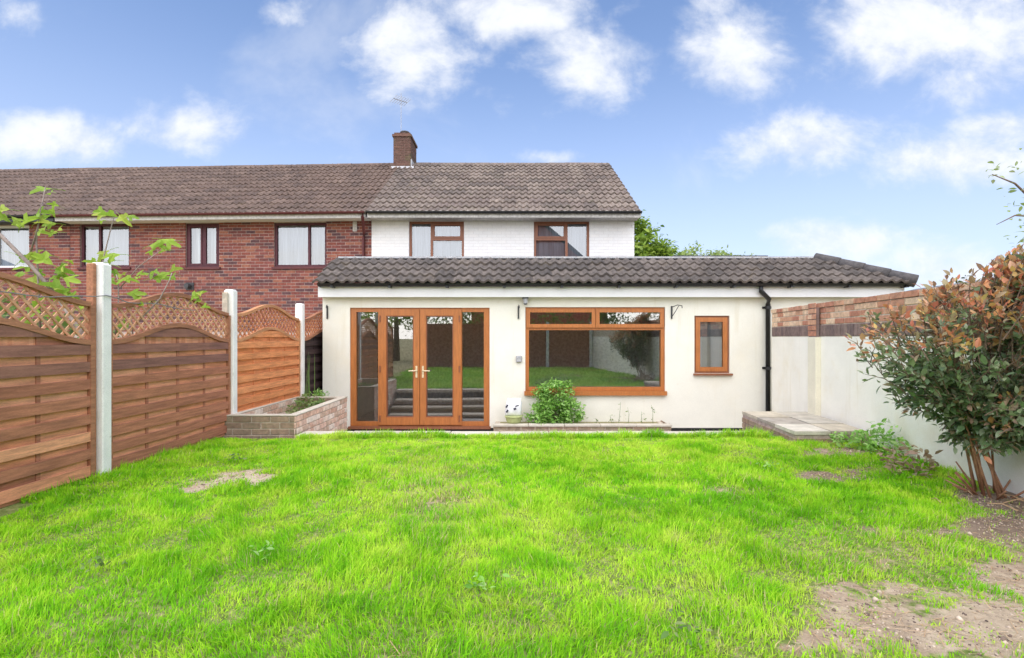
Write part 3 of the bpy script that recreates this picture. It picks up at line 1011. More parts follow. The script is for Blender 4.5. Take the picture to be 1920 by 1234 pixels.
r_, P3 = scatter_on_bare(60000, 301, .35)
OCT_V = [(1, 0, 0), (-.8, .1, 0), (0, .9, 0), (.1, -1, 0), (0, 0, .7), (0, 0, -.6)]
OCT_F = [(0, 2, 4), (2, 1, 4), (1, 3, 4), (3, 0, 4), (2, 0, 5), (1, 2, 5), (3, 1, 5), (0, 3, 5)]
sz = np.exp(r_.normal(-5.45, .55, len(P3)))
o = link('soil_crumbs', scatter_mesh('soil_crumbs', OCT_V, OCT_F, P3, rand_rot(len(P3), .5, r_), sz, ['crumb_pale', 'crumb_dark'], (r_.uniform(0, 1, len(P3)) < .35).astype(int)))
o['kind'] = 'stuff'; o['label'] = 'crumbs of dry earth and small stones on the bare patches'
r_, P3 = scatter_on_bare(16000, 302, .22)
ST_V = [(-.02, 0, .0), (.02, 0, 0), (.015, 1, .05), (-.015, 1, .05)]
o = link('straw', scatter_mesh('straw', ST_V, [(0, 1, 2, 3)], P3 + np.array([0, 0, .004]), rand_rot(len(P3), .18, r_), r_.uniform(.03, .09, len(P3)), 'dry'))
o['kind'] = 'stuff'; o['label'] = 'dead grass stalks lying on the bare patches'

# ================================================================== END HOUSE
PX0, PX1, WY = -3.40, 2.96, 12.4
house = thing('end_terrace_house', 'white painted end of terrace house with brown tiled roof and brick chimney', 'house', (0, WY, -.5))
EZ = 4.01
EAVE = (11.98, 4.08)
RIDGE = (15.9, 6.54)
pitch = math.atan2(RIDGE[1] - EAVE[1], RIDGE[0] - EAVE[0])
slope = math.hypot(RIDGE[1] - EAVE[1], RIDGE[0] - EAVE[0])
wz0, wz1 = py2z(500, WY), py2z(415, WY)
wins = [(px2x(767, WY), px2x(870, WY)), (px2x(1001, WY), px2x(1105, WY))]
ops = [(a, b, 2.62, wz1) for a, b in wins]
wall = wall_with_openings('wall', 'painted_mortar', house, PX0, PX1, -.55, EZ, WY, WY + .25, ops)
m = MB()
m.box(PX0, PX1, 19.2, 19.4, -.55, EZ); m.box(PX1 - .25, PX1, WY + .25, 19.2, -.55, EZ)
m.add([(PX1 - .02, WY + .02, EZ), (PX1 - .02, 19.38, EZ), (PX1 - .02, RIDGE[0], RIDGE[1] - .12)], [(0, 1, 2)])
m.build('gable_wall', 'painted_mortar', house)
brick_face(wall, (PX0, WY, 2.46), (1, 0, 0), PX1 - PX0, EZ - 2.46, 'painted_brick', limit=300,
           openings=[(a - PX0, b - PX0, c - 2.46, d - 2.46) for a, b, c, d in ops], key=lambda u, v: -v, bd=.02, proud=.004, seed=5)


def upper_window(parent, x0, x1, z0, z1, y, mname, layout, curt='curtain', gname='upper_glass', wd=.055):
    """layout: list of (fx0, fx1, fz0, fz1, kind) in fractions; kind 'fixed' or 'sash'"""
    m = MB()
    frame_bars(m, x0, x1, z0, z1, y + .04, y + .11, wd)
    ix0, ix1, iz0, iz1 = x0 + wd, x1 - wd, z0 + wd, z1 - wd
    hw = .028
    for k, (a, b, c, d, kd) in enumerate(layout):
        if b < .999:
            xx = ix0 + (ix1 - ix0) * b
            m.box(xx - hw, xx + hw, y + .043, y + .107, iz0, iz1)
            break
    for (a, b, c, d, kd) in layout:
        if d < .999 and kd != 'open':
            zz = iz0 + (iz1 - iz0) * d
            xa = ix0 + (ix1 - ix0) * a + (hw if a > 0 else 0); xb = ix0 + (ix1 - ix0) * b - (hw if b < 1 else 0)
            m.box(xa, xb, y + .044, y + .106, zz - hw, zz + hw)
    win = m.build('window', mname, parent)
    for (a, b, c, d, kd) in layout:
        xa = ix0 + (ix1 - ix0) * a + (hw if a > 0 else 0); xb = ix0 + (ix1 - ix0) * b - (hw if b < 1 else 0)
        za = iz0 + (iz1 - iz0) * c + (hw if c > 0 else 0); zb = iz0 + (iz1 - iz0) * d - (hw if d < 1 else 0)
        if kd == 'sash':
            sash(win, xa, xb, za, zb, y + .05, .042, mname, gname)
        else:
            pane(win, xa, xb, za, zb, y + .075, gname)
    if curt == 'pair':
        w_ = (x1 - x0)
        curtain(win, x0 + .03, x0 + w_ * .46, z0 + .03, z1 - .03, y + .2, 'curtain_grey', .03)
        curtain(win, x1 - w_ * .46, x1 - .03, z0 + .03, z1 - .03, y + .2, 'curtain_grey', .03)
    elif curt:
        curtain(win, x0 + .02, x1 - .02, z0 + .02, z1 - .02, y + .14, curt, .006)
    m = MB(); m.box(x0 - .02, x1 + .02, y + .45, y + .5, z0 - .1, z1 + .1)
    m.build('backing_board', 'room', win)  # backing board added behind the window to stand in for the unseen room
    return win


upper_window(house, wins[0][0], wins[0][1], 2.62, wz1, WY, 'oak_dark', [(0, .40, 0, 1, 'fixed'), (.40, 1, 0, .70, 'fixed'), (.40, 1, .70, 1, 'sash')])
upper_window(house, wins[1][0], wins[1][1], 2.62, wz1, WY, 'oak_dark', [(0, .60, 0, .70, 'fixed'), (0, .60, .70, 1, 'sash'), (.60, 1, 0, 1, 'fixed')])
# eaves
m = MB(); m.box(PX0 + .01, PX1 + .05, 12.0, WY - .003, EZ - .03, EZ); m.build('soffit', 'soffit', house)
m = MB(); m.box(PX0 + .01, PX1 + .05, 11.975, 11.997, EZ - .045, EZ + .12); m.build('fascia', 'soffit', house)
gutter(house, PX0 + .02, PX1 + .06, 11.915, EZ + .085, 'black_plastic', .048)
# roof
m = MB()
e, rr = (EAVE[0], EAVE[1] - .02), (RIDGE[0], RIDGE[1] - .03)
bk = (2 * RIDGE[0] - EAVE[0], EAVE[1] - .02)
m.add([(PX0, *e), (PX1 + .03, *e), (PX1 + .03, *rr), (PX0, *rr), (PX0, *bk), (PX1 + .03, *bk)], [(0, 1, 2, 3), (3, 2, 5, 4)])
roof = m.build('roof', 'felt', house)
GA = slope / 13.0
tmain = tile_mesh(.33, GA + .05, 'main_tile')
lay_tiles(roof, tmain, PX0, PX1 + .06, (EAVE[0] - .05, EAVE[1] - .03), pitch, 13, GA, .3242, limit=300, mname='main_tile', seed=11)


def ridge_line(parent, x0, x1, y, z, mname, L=.45, rad=.13):
    n = int(round((x1 - x0) / L))
    L = (x1 - x0) / n
    m = MB()
    K = 8
    for x, rr_ in ((0, rad), (L - .012, rad * .97)):
        for k in range(K + 1):
            a = PI * k / K
            m.v.append((x, -math.cos(a) * rr_, math.sin(a) * rr_ * .75))
    for k in range(K):
        m.f.append((k, K + 1 + k, K + 2 + k, k + 1)); m.mi.append(0)
    m.f.append(tuple(range(K + 1))); m.mi.append(0)
    me = m.mesh('ridge_tile', mname)
    for i in range(n):
        link('ridge_tile', me, parent, loc=(x0 + i * L, y, z + random.uniform(-.004, .004)), rot=(0, random.uniform(-.01, .01), random.uniform(-.006, .006)))


ridge_line(roof, PX0 + .42, PX1 + .06, RIDGE[0], RIDGE[1] - .06, 'main_tile')
m = MB()
for k in range(13):                                  # mortared verge, stepped by course
    y0 = EAVE[0] + k * GA * math.cos(pitch); z0 = EAVE[1] + k * GA * math.sin(pitch)
    y1 = y0 + GA * math.cos(pitch); z1 = z0 + GA * math.sin(pitch)
    m.add([(PX1 + .03, y0, z0 - .07), (PX1 + .062, y0, z0 - .07), (PX1 + .062, y1, z1 - .07), (PX1 + .03, y1, z1 - .07),
           (PX1 + .03, y0, z0 + .0), (PX1 + .062, y0, z0 + .0), (PX1 + .062, y1, z1 - .02), (PX1 + .03, y1, z1 - .02)],
          [(0, 1, 5, 4), (1, 2, 6, 5), (2, 3, 7, 6), (0, 4, 7, 3), (4, 5, 6, 7), (0, 3, 2, 1)])
m.build('verge', 'concrete', roof)

# chimney on the party line
CY0, CY1 = 15.45, 16.40
cx0, cx1 = px2x(737.5, CY0), px2x(770, CY0)
cz1 = py2z(250, CY0)
cz0 = RIDGE[1] - .42
m = MB()
m.box(cx0 + .012, cx1 - .012, CY0 + .012, CY1 - .012, cz0 - .4, cz1 - .02)
ch = m.build('chimney', 'stack_mortar', house)
brick_face(ch, (cx0, CY0 + .008, cz0), (1, 0, 0), cx1 - cx0, cz1 - cz0 - .1, 'stack_brick', bd=.02, proud=.004, seed=21)
brick_face(ch, (cx1 - .008, CY0, cz0), (0, 1, 0), CY1 - CY0, cz1 - cz0 - .1, 'stack_brick', bd=.02, proud=.004, seed=22)
m = MB(); m.box(cx0 - .03, cx1 + .03, CY0 - .03, CY1 + .03, cz1 - .10, cz1 - .03); m.build('oversail_course', 'stack_brick', ch)
m = MB(); m.box(cx0 + .02, cx1 - .02, CY0 + .02, CY1 - .02, cz1 - .03, cz1 + .03); m.build('flaunching', 'stack_brick', ch)
m = MB()
pc = ((cx0 + cx1) / 2 + .02, CY0 + .32)
m.tube([(pc[0], pc[1], cz1), (pc[0], pc[1], cz1 + .12), (pc[0], pc[1], cz1 + .13), (pc[0], pc[1], cz1 + .16)], [.14, .125, .15, .14], 14)
m.build('chimney_pot', 'hip_tile', ch)
m = MB()
fy = CY0 - .02
m.add([(cx0 - .10, fy - .26, cz0 - .095), (cx1 + .12, fy - .26, cz0 - .095), (cx1 + .10, fy, cz0 + .20), (cx0 - .06, fy, cz0 + .20), (cx0 - .06, fy, cz0 - .1), (cx1 + .1, fy, cz0 - .1)],
      [(0, 1, 2, 3), (0, 3, 4), (1, 5, 2)])
m.box(cx1 + .004, cx1 + .03, CY0, CY0 + .5, cz0, cz0 + .42)
m.build('lead_flashing', 'lead', ch)
# television aerial on the stack
aer = thing('tv_aerial', 'thin television aerial on a mast above the brick chimney', 'aerial', (px2x(752, CY0 + .5), CY0 + .5, cz1))
ax_, ay_ = px2x(752, 15.95), 15.95
az = py2z(190, ay_)
m = MB(); m.tube([(ax_, ay_, cz1), (ax_, ay_, az + .25)], .010, 6); m.build('mast', 'aerial', aer)
m = MB(); m.tube([(ax_ - .16, ay_ - .3, az - .05), (ax_ + .12, ay_ + .35, az + .12)], .012, 6); m.build('boom', 'aerial', aer)
for k in range(7):
    f = k / 6
    p = Vector((ax_ - .16 + .28 * f, ay_ - .3 + .65 * f, az - .05 + .17 * f))
    m = MB(); m.tube([p + Vector((-.12, .02, -.10)), p + Vector((.12, -.02, .10))], .007, 5); m.build('element', 'aerial', aer)

# ================================================================== TERRACE NEXT DOOR (turned slightly)
TH = R(-2.7)
cT, sT = math.cos(TH), math.sin(TH)


def nloc(px, py):
    """pixel on the turned terrace wall -> (local x along wall, z)"""
    k = (px - 960) / 960
    xl = (12.4 * k + 3.4) / (cT - k * sT)
    Y = 12.4 + xl * sT
    return PX0 + xl, py2z(py, Y)


def terrace(name, label, xl0, xl1, wall_m, brick_m, win_specs, gut_m, seed, limit, tiles_limit):
    root = thing(name, label, 'house', (PX0, WY, -.5))
    ops = []
    for (a, b, y0, y1, *_r) in win_specs:
        x0, zt = nloc(a, y0); x1, zb = nloc(b, y1)
        ops.append((x0, x1, zb, zt))
    wall = wall_with_openings('wall', wall_m, root, xl0, xl1, -.55, EZ, WY, WY + .25, ops)
    m = MB(); m.box(xl0, xl1, 19.2, 19.4, -.55, EZ); m.build('front_wall', wall_m, root)
    if brick_m:
        vz = 1.30
        brick_face(wall, (xl0, WY, vz), (1, 0, 0), xl1 - xl0, EZ - vz, brick_m, limit=limit,
                   openings=[(a - xl0, b - xl0, c - vz, d - vz) for a, b, c, d in ops],
                   key=lambda u, v: -u + abs(v - 1.9) * 2.0, bd=.022, proud=.006, seed=seed)
    for o, spec in zip(ops, win_specs):
        upper_window(root, *o[:2], o[2], o[3], WY, *spec[4:])
        if brick_m:
            m = MB(); m.box(o[0] - .04, o[1] + .04, WY - .05, WY + .035, o[2] - .055, o[2] - .003); m.build('sill', 'maroon_gutter', root)
    m = MB(); m.box(xl0 + .01, xl1 - .01, 12.0, WY - .003, EZ - .03, EZ); m.build('soffit', 'white_paint' if gut_m != 'black_plastic' else 'black_plastic', root)
    m = MB(); m.box(xl0 + .01, xl1 - .01, 11.975, 11.997, EZ - .05, EZ + .12); m.build('fascia', 'soffit' if gut_m != 'black_plastic' else gut_m, root)
    gutter(root, xl0 + .01, xl1 - .01, 11.915, EZ + .085, gut_m, .05)
    m = MB()
    d = math.tan(TH) * (RIDGE[0] - WY)
    m.add([(xl0, *e), (xl1, *e), (xl1 + d, *rr), (xl0 + d, *rr), (xl0, *bk), (xl1 + d, *bk)], [(0, 1, 2, 3), (3, 2, 5, 4)])
    roof = m.build('roof', 'felt', root)
    lay_tiles(roof, tnear, xl0, xl1, (EAVE[0] - .05, EAVE[1] - .03), pitch, 13, GA, .3242, limit=tiles_limit, mname='near_tile', seed=seed,
              shift=lambda j: (j * GA * math.cos(pitch)) * math.tan(-TH), key=lambda s: -s[0] + s[1] * .2)
    ridge_line(roof, xl0 - .3, xl1 - .42, RIDGE[0], RIDGE[1] - .06, 'near_tile')
    return root


tnear = tile_mesh(.33, GA + .05, 'near_tile')
xp, _z = nloc(132, 500)
mid = terrace('mid_terrace_house', 'red brick terraced house with maroon window frames behind the fence', xp, PX0, 'mortar', 'red_brick',
              [(150, 243, 420, 501, 'maroon', [(0, .36, 0, 1, 'fixed'), (.36, 1, 0, 1, 'fixed')], 'curtain'),
               (348, 411, 419, 501, 'maroon', [(0, .5, 0, 1, 'sash'), (.5, 1, 0, 1, 'sash')], 'pair'),
               (514, 612, 418, 500, 'maroon', [(0, .67, 0, 1, 'fixed'), (.67, 1, 0, 1, 'fixed')], 'curtain')], 'maroon_gutter', 31, 300, 300)
# downpipe with swan neck, air vent and flue
m = MB()
xd, zd = nloc(683, 480)
m.tube([(xd + .12, 11.92, EZ + .06), (xd + .12, 11.92, EZ - .03), (xd + .02, WY - .07, EZ - .32), (xd, WY - .06, EZ - .45), (xd, WY - .06, .2)], .036, 8)
shade_smooth(m.build('downpipe', 'maroon_gutter', mid))
xd, zd = nloc(357, 537)
m = MB(); m.tube([(xd, WY, zd), (xd, WY - .16, zd)], .06, 10); m.box(xd - .10, xd + .10, WY - .03, WY - .008, zd - .09, zd + .09); m.build('flue', 'iron', mid)
xd, zd = nloc(666, 425)
m = MB(); m.box(xd - .05, xd + .05, WY - .03, WY - .008, zd - .12, zd + .12); m.build('vent', 'soffit', mid)
far = terrace('terrace_house', 'further terraced house with a white framed window beside the fig branches', xp - 7.5, xp - .012, 'mortar', 'red_brick',
              [(-70, 55, 424, 502, 'white_frame', [(0, .5, 0, .62, 'fixed'), (0, .5, .62, 1, 'sash'), (.5, 1, 0, 1, 'fixed')], 'curtain')], 'black_plastic', 41, 120, 120)
mid.rotation_euler = (0, 0, TH)
far.rotation_euler = (0, 0, TH)

# ================================================================== REAR EXTENSION
FY = 8.73
ext = thing('rear_extension', 'single storey cream rendered extension with grey tiled lean roof', 'extension', (1.5, FY, -.5))
EX0, EX1 = px2x(605, FY), 6.45
door_o = (px2x(656, FY), px2x(918, FY), py2z(803, FY), py2z(577, FY))
big_o = (px2x(985, FY), px2x(1247, FY), py2z(740, FY), py2z(576, FY))
sm_o = (px2x(1302, FY), px2x(1368, FY), py2z(700, FY), py2z(592, FY))
ETOP = 1.985
wall = wall_with_openings('wall', 'cream_render', ext, EX0, EX1, -.38, ETOP, FY, FY + .25, [door_o, big_o, sm_o])
m = MB()
m.box(EX0 + .012, door_o[0] + .05, FY + .012, FY + .24, -.55, -.38)
m.box(door_o[0] - .08, door_o[1] + .10, FY - .012, FY + .24, -.55, door_o[2] - .002)
m.box(door_o[1] + .05, EX1 - .012, FY + .012, FY + .24, -.55, -.38)
m.build('plinth', 'plinth', ext)
m = MB()
m.box(EX0, EX0 + .2, FY + .25, 12.395, -.55, ETOP); m.box(EX1 - .2, EX1, FY + .25, 12.395, -.55, ETOP)
m.build('side_wall', 'cream_render', ext)
m = MB(); m.box(EX0 + .2, EX1 - .2, 12.1, 12.3, -.5, ETOP - .05); m.box(-.12, .02, FY + .26, 12.1, -.4, ETOP - .05); m.build('inner_wall', 'room', ext)
m = MB(); m.box(EX0 + .2, EX1 - .2, FY + .25, 12.1, -.5, -.42); m.build('inner_floor', 'room_floor', ext)
m = MB(); m.box(EX0 + .02, EX1 - .02, FY + .02, 12.39, ETOP, ETOP + .05); m.build('ceiling', 'room', ext)
# fascia
m = MB(); m.box(EX0 - .02, EX1 + .12, FY - .16, FY - .138, py2z(557, 8.57), py2z(532, 8.57)); m.build('fascia', 'white_paint', ext)
m = MB(); m.box(EX0 - .02, EX1 + .12, FY - .136, FY - .003, py2z(557, 8.57) + .01, py2z(557, 8.57) + .03); m.build('soffit', 'white_paint', ext)
GZ_ = py2z(531, 8.48)
gutter(ext, px2x(596, 8.48), px2x(1712, 8.48), 8.50, GZ_, 'black_plastic', .058)
for k in range(11):
    x = -3.0 + k * .95
    m = MB(); m.box(x, x + .045, 8.435, 8.567, GZ_ - .072, GZ_ - .045); m.build('gutter_bracket', 'black_plastic', ext)
# roof: a narrow tiled pitch in front of a flat roof, hip on the right
E_EAVE = (8.45, 2.075)
E_TOP = (9.42, 2.60)
RX0, RX1 = px2x(595, 8.45), px2x(1710, 8.45)
HX1 = px2x(1530, 9.42)
ep = math.atan2(E_TOP[1] - E_EAVE[1], E_TOP[0] - E_EAVE[0])
es = math.hypot(E_TOP[1] - E_EAVE[1], E_TOP[0] - E_EAVE[0])
m = MB()
m.add([(RX0, E_EAVE[0], E_EAVE[1] - .01), (RX1, E_EAVE[0], E_EAVE[1] - .01), (HX1, E_TOP[0], E_TOP[1] - .02), (RX0, E_TOP[0], E_TOP[1] - .02), (RX1, 12.38, E_EAVE[1] - .01), (HX1, 12.38, E_TOP[1] - .02)],
      [(0, 1, 2, 3), (1, 4, 5, 2)])
m.box(RX0 + .1, HX1 - .05, 9.45, 12.38, 2.40, 2.50)
m.add([(RX0 + .02, E_EAVE[0] + .02, E_EAVE[1] - .08), (RX0 + .02, 9.6, E_EAVE[1] - .08), (RX0 + .02, 9.6, E_TOP[1] - .03), (RX0 + .02, E_TOP[0], E_TOP[1] - .03), (RX0 + .02, E_EAVE[0] + .02, E_EAVE[1])], [(0, 1, 2, 3, 4)])
eroof = m.build('roof', 'felt', ext)
hv = Vector((HX1, E_TOP[0], E_TOP[1])) - Vector((RX1, E_EAVE[0], E_EAVE[1]))
up = Vector((0, 0, 1))
no = Vector((hv.y, -hv.x, 0)).normalized()
if no.x < 0: no = -no
HIP = (Vector((RX1, E_EAVE[0], E_EAVE[1])), no)
EG = es / 4.0
text_ = tile_mesh(.33, EG + .045, 'extension_tile', h=.044, th=.036)
lay_tiles(eroof, text_, RX0, RX1 + .02, (E_EAVE[0] - .05, E_EAVE[1] - .03), ep, 4, EG, .33, limit=300, mname='extension_tile', seed=51,
          clip=lambda x, j: (1 if (Vector((x + .33, E_EAVE[0] + (j - 1) * EG * math.cos(ep), 2)) - HIP[0]).dot(HIP[1]) > -.75 else 0))
# hip tiles
nh = 4
for k in range(nh):
    a = Vector((RX1 + .03, E_EAVE[0] - .05, E_EAVE[1] + .01)).lerp(Vector((HX1, E_TOP[0], E_TOP[1] + .02)), k / nh)
    b = Vector((RX1 + .03, E_EAVE[0] - .05, E_EAVE[1] + .01)).lerp(Vector((HX1, E_TOP[0], E_TOP[1] + .02)), (k + 1.06) / nh)
    m = MB(); m.tube([a, b], [.105, .092], 12); shade_smooth(m.build('hip_tile', 'hip_tile', eroof))
m = MB(); m.box(RX0 + .03, HX1 + .02, E_TOP[0] - .05, E_TOP[0] + .16, E_TOP[1] + .012, E_TOP[1] + .045); m.build('lead_capping', 'lead', eroof)
m = MB(); m.box(px2x(1262, 11.3), px2x(1440, 11.3), 11.3, 11.5, 2.50, py2z(479, 11.3)); m.build('roof_kerb', 'felt', eroof)


# french doors with side lights
def px_box(m, a, b, c, d, Y, y0, y1):
    m.box(px2x(a, Y), px2x(b, Y), y0, y1, py2z(d, Y), py2z(c, Y))


DY = FY + .03
m = MB()
px_box(m, 656, 667, 577, 799, FY, DY, DY + .08)
px_box(m, 907, 918, 577, 799, FY, DY, DY + .08)
px_box(m, 667, 907, 577, 585, FY, DY, DY + .08)
px_box(m, 667, 907, 791, 799, FY, DY, DY + .08)
px_box(m, 708, 714, 585, 791, FY, DY + .003, DY + .077)
px_box(m, 860, 866, 585, 791, FY, DY + .003, DY + .077)
door = m.build('patio_door', 'oak', ext)
m = MB(); px_box(m, 654, 920, 799.3, 804, FY, FY - .05, DY + .09); m.build('threshold', 'oak_dark', door)
pane(door, px2x(667, FY), px2x(708, FY), py2z(791, FY), py2z(585, FY), DY + .045)
pane(door, px2x(866, FY), px2x(907, FY), py2z(791, FY), py2z(585, FY), DY + .045)
for (a, b, hx, hs) in ((709, 786.5, 781, -1), (787.5, 865, 793, 1)):
    m = MB()
    wl = 15 if hs < 0 else 11
    wr = 11 if hs < 0 else 15
    px_box(m, a, a + wl, 580, 797, FY, DY - .028, DY + .04)
    px_box(m, b - wr, b, 580, 797, FY, DY - .028, DY + .04)
    px_box(m, a + wl, b - wr, 580, 592, FY, DY - .028, DY + .04)
    px_box(m, a + wl, b - wr, 783, 797, FY, DY - .028, DY + .04)
    m.build('door_leaf', 'oak', door)
    m = MB()
    for (p, q, c, d) in ((a + wl, a + wl + 2, 592, 783), (b - wr - 2, b - wr, 592, 783), (a + wl + 2, b - wr - 2, 592, 594), (a + wl + 2, b - wr - 2, 781, 783)):
        px_box(m, p, q, c, d, FY, DY - .012, DY + .03)
    m.build('glazing_bead', 'oak_dark', door)
    pane(door, px2x(a + wl + 2, FY), px2x(b - wr - 2, FY), py2z(781, FY), py2z(594, FY), DY + .008)
    for hy in (598, 692, 785):
        xx = a + 3.5 if hs < 0 else b - 3.5
        m = MB(); m.tube([at(xx, hy - 6, FY) + Vector((0, -.012 - FY + DY - .02, 0)), at(xx, hy + 6, FY) + Vector((0, -.012 - FY + DY - .02, 0))], .014, 8); m.build('hinge', 'oak_dark', door)
    m = MB()
    c = at(hx, 695, FY)
    m.box(c.x - .016, c.x + .016, DY - .04, DY - .03, c.z - .12, c.z + .08)
    m.tube([(c.x, DY - .03, c.z), (c.x, DY - .075, c.z), (c.x + hs * .02, DY - .085, c.z), (c.x + hs * .125, DY - .085, c.z - .003)], .010, 8)
    m.build('handle', 'brass', door)
# picture window with two top-hung lights
m = MB()
px_box(m, 985, 992, 576, 733, FY, DY, DY + .08); px_box(m, 1240, 1247, 576, 733, FY, DY, DY + .08)
px_box(m, 992, 1240, 576, 582, FY, DY, DY + .08); px_box(m, 992, 1240, 726, 733, FY, DY, DY + .08)
px_box(m, 992, 1240, 613, 619, FY, DY + .003, DY + .077); px_box(m, 1115, 1119, 582, 613, FY, DY + .003, DY + .077)
bw = m.build('window', 'oak', ext)
for a, b in ((987, 1116.5), (1117.5, 1245)):
    sash(bw, px2x(a, FY), px2x(b, FY), py2z(614.5, FY), py2z(579, FY), DY - .008, .062, 'oak', 'glass')
pane(bw, px2x(992, FY), px2x(1240, FY), py2z(726, FY), py2z(619, FY), DY + .045)
m = MB(); px_box(m, 983, 1249, 733.3, 741, FY, FY - .06, DY + .09); m.build('sill', 'oak', bw)
# small frosted window
m = MB()
frame_bars(m, sm_o[0], sm_o[1], sm_o[2], sm_o[3], DY, DY + .08, .05)
sw = m.build('window', 'oak_dark', ext)
sw['label'] = 'small frosted casement'
sash(sw, sm_o[0] + .03, sm_o[1] - .03, sm_o[2] + .03, sm_o[3] - .03, DY + .005, .075, 'oak', 'glass')
m = MB(); m.box(sm_o[0] + .06, sm_o[1] - .06, DY + .08, DY + .09, sm_o[2] + .06, sm_o[3] - .06); m.build('frosted_film', 'frosted', sw)
m = MB(); m.box(sm_o[0] - .02, sm_o[1] + .035, FY - .055, DY + .09, sm_o[2] - .035, sm_o[2] - .003); m.build('sill', 'oak_dark', sw)
# downpipe
m = MB()
xd = px2x(1437, FY)
xt = px2x(1427, 8.5)
m.tube([(xt, 8.5, GZ_ - .03), (xt, 8.5, GZ_ - .13), (xd - .03, 8.58, GZ_ - .26), (xd, FY - .055, GZ_ - .33), (xd, FY - .055, -.45)], .038, 10)
dp = shade_smooth(m.build('downpipe', 'black_plastic', ext))
for py in (577, 690):
    zz = py2z(py, FY)
    m = MB(); m.tube([(xd, FY - .055, zz - .025), (xd, FY - .055, zz + .025)], .046, 10); m.box(xd - .075, xd + .075, FY - .02, FY - .003, zz - .018, zz + .018); m.build('pipe_clip', 'black_plastic', dp)

# ------------------------------------------------------------------ fittings on the extension wall
lt = thing('wall_lantern', 'small grey lantern under the fascia above the big window', 'lamp', at(985, 558, FY))
c = at(985, 560, FY)
m = MB(); m.box(c.x - .05, c.x + .05, FY - .13, FY - .002, c.z - .005, c.z + .02); m.build('lamp_cap', 'iron', lt)
m = MB(); m.tube([(c.x, FY - .08, c.z - .005), (c.x, FY - .08, c.z - .09)], [.045, .032], 6); m.build('lamp_glass', 'lead', lt)
m = MB(); m.tube([(c.x, FY - .08, c.z - .09), (c.x, FY - .08, c.z - .11)], [.036, .02], 6); m.build('lamp_base', 'iron', lt)
for (px, lab, w2) in ((614, 'iron hanging basket bracket by the planter corner of the cream wall', 6), (972, 'straight iron basket bracket under the lantern on the cream wall', 1), (1259, 'iron basket bracket between the big window and the small window', 8)):
    br = thing('basket_bracket', lab, 'bracket', at(px, 586, FY), group='hanging basket brackets on the cream wall')
    a = at(px, 574, FY); b = at(px, 598, FY)
    m = MB(); m.box(a.x - .012, a.x + .012, FY - .02, FY - .002, b.z, a.z); m.build('back_bar', 'iron', br)
    m = MB(); m.tube([(a.x, FY - .015, a.z - .02), (a.x + .012 * w2 * .6, FY - .14, a.z + .01), (a.x + .012 * w2, FY - .25, a.z - .01), (a.x + .012 * w2, FY - .26, a.z - .05)], .007, 6); m.build('arm', 'iron', br)
    m = MB(); m.tube([(a.x, FY - .015, b.z + .03), (a.x + .012 * w2 * .4, FY - .09, b.z + .12), (a.x + .012 * w2 * .7, FY - .17, a.z - .01)], .006, 6); m.build('scroll', 'iron', br)
so_ = thing('outdoor_socket', 'grey weatherproof socket box beside the big window', 'socket', at(973, 673, FY))
c = at(973, 673, FY)
m = MB(); m.chamfer(c.x - .048, c.x + .048, FY - .055, FY - .002, c.z - .055, c.z + .055, .008); m.build('box', 'grey_plastic', so_)
m = MB(); m.chamfer(c.x - .04, c.x + .04, FY - .066, FY - .056, c.z - .045, c.z + .045, .004); m.build('cover', 'lead', so_)

# ------------------------------------------------------------------ low planter under the window
lp = thing('low_planter', 'long low brick planter with pale coping under the big window', 'planter', (1.1, 8.4, -.47))
LX0, LX1, LY = px2x(925, 8.2), px2x(1259, 8.2), 8.2
LT = -.265
m = MB()
m.box(LX0 + .01, LX1 - .01, LY + .012, LY + .09, -.47, LT - .003); m.box(LX1 - .10, LX1 - .012, LY + .09, FY - .002, -.47, LT - .003); m.box(LX0 + .012, LX0 + .10, LY + .09, FY - .002, -.47, LT - .003)
core = m.build('core', 'pale_mortar', lp)
brick_face(core, (LX0, LY + .008, -.47), (1, 0, 0), LX1 - LX0, .205, 'old_brick', bd=.02, proud=.004, chamfer=.003, seed=61)
brick_face(core, (LX1 - .008, LY, -.47), (0, 1, 0), FY - LY, .205, 'old_brick', bd=.02, proud=.004, chamfer=.003, seed=62)
n = 5
for k in range(n):
    L = (LX1 - LX0 + .02) / n
    m = MB(); m.chamfer(LX0 - .01 + L * k + .003, LX0 - .01 + L * (k + 1) - .003, LY - .02, LY + .11, LT, LT + .035 + random.uniform(-.003, .003), .006)
    m.build('coping_slab', 'coping', lp)
m = MB(); m.box(LX0 + .10, LX1 - .10, LY + .11, FY - .003, -.46, LT - .01); m.build('soil', 'ground', lp)

# ------------------------------------------------------------------ brick planter by the fence
pl = thing('brick_planter', 'pale brick raised planter in the corner between fence and door', 'planter', (-3.0, 7.0, -.47))
PXa, PXb, PYa, PYb = -3.44, -2.575, 6.10, 8.02
PT = .225
m = MB()
m.box(PXa + .01, PXb - .012, PYa + .012, PYa + .11, -.47, PT - .004)
m.box(PXb - .10, PXb - .012, PYa + .11, PYb - .10, -.47, PT - .004)
m.box(PXa + .01, PXb - .012, PYb - .10, PYb - .012, -.47, PT - .004)
m.box(PXa + .012, PXa + .10, PYa + .11, PYb - .10, -.47, PT - .004)
core = m.build('core', 'pale_mortar', pl)
brick_face(core, (PXa, PYa + .008, -.075), (1, 0, 0), PXb - PXa, .30, 'old_brick', bd=.02, proud=.005, chamfer=.004, seed=71)
brick_face(core, (PXb - .008, PYa, -.45), (0, 1, 0), PYb - PYa, .675, 'planter_brick', bd=.02, proud=.005, chamfer=.004, seed=72)
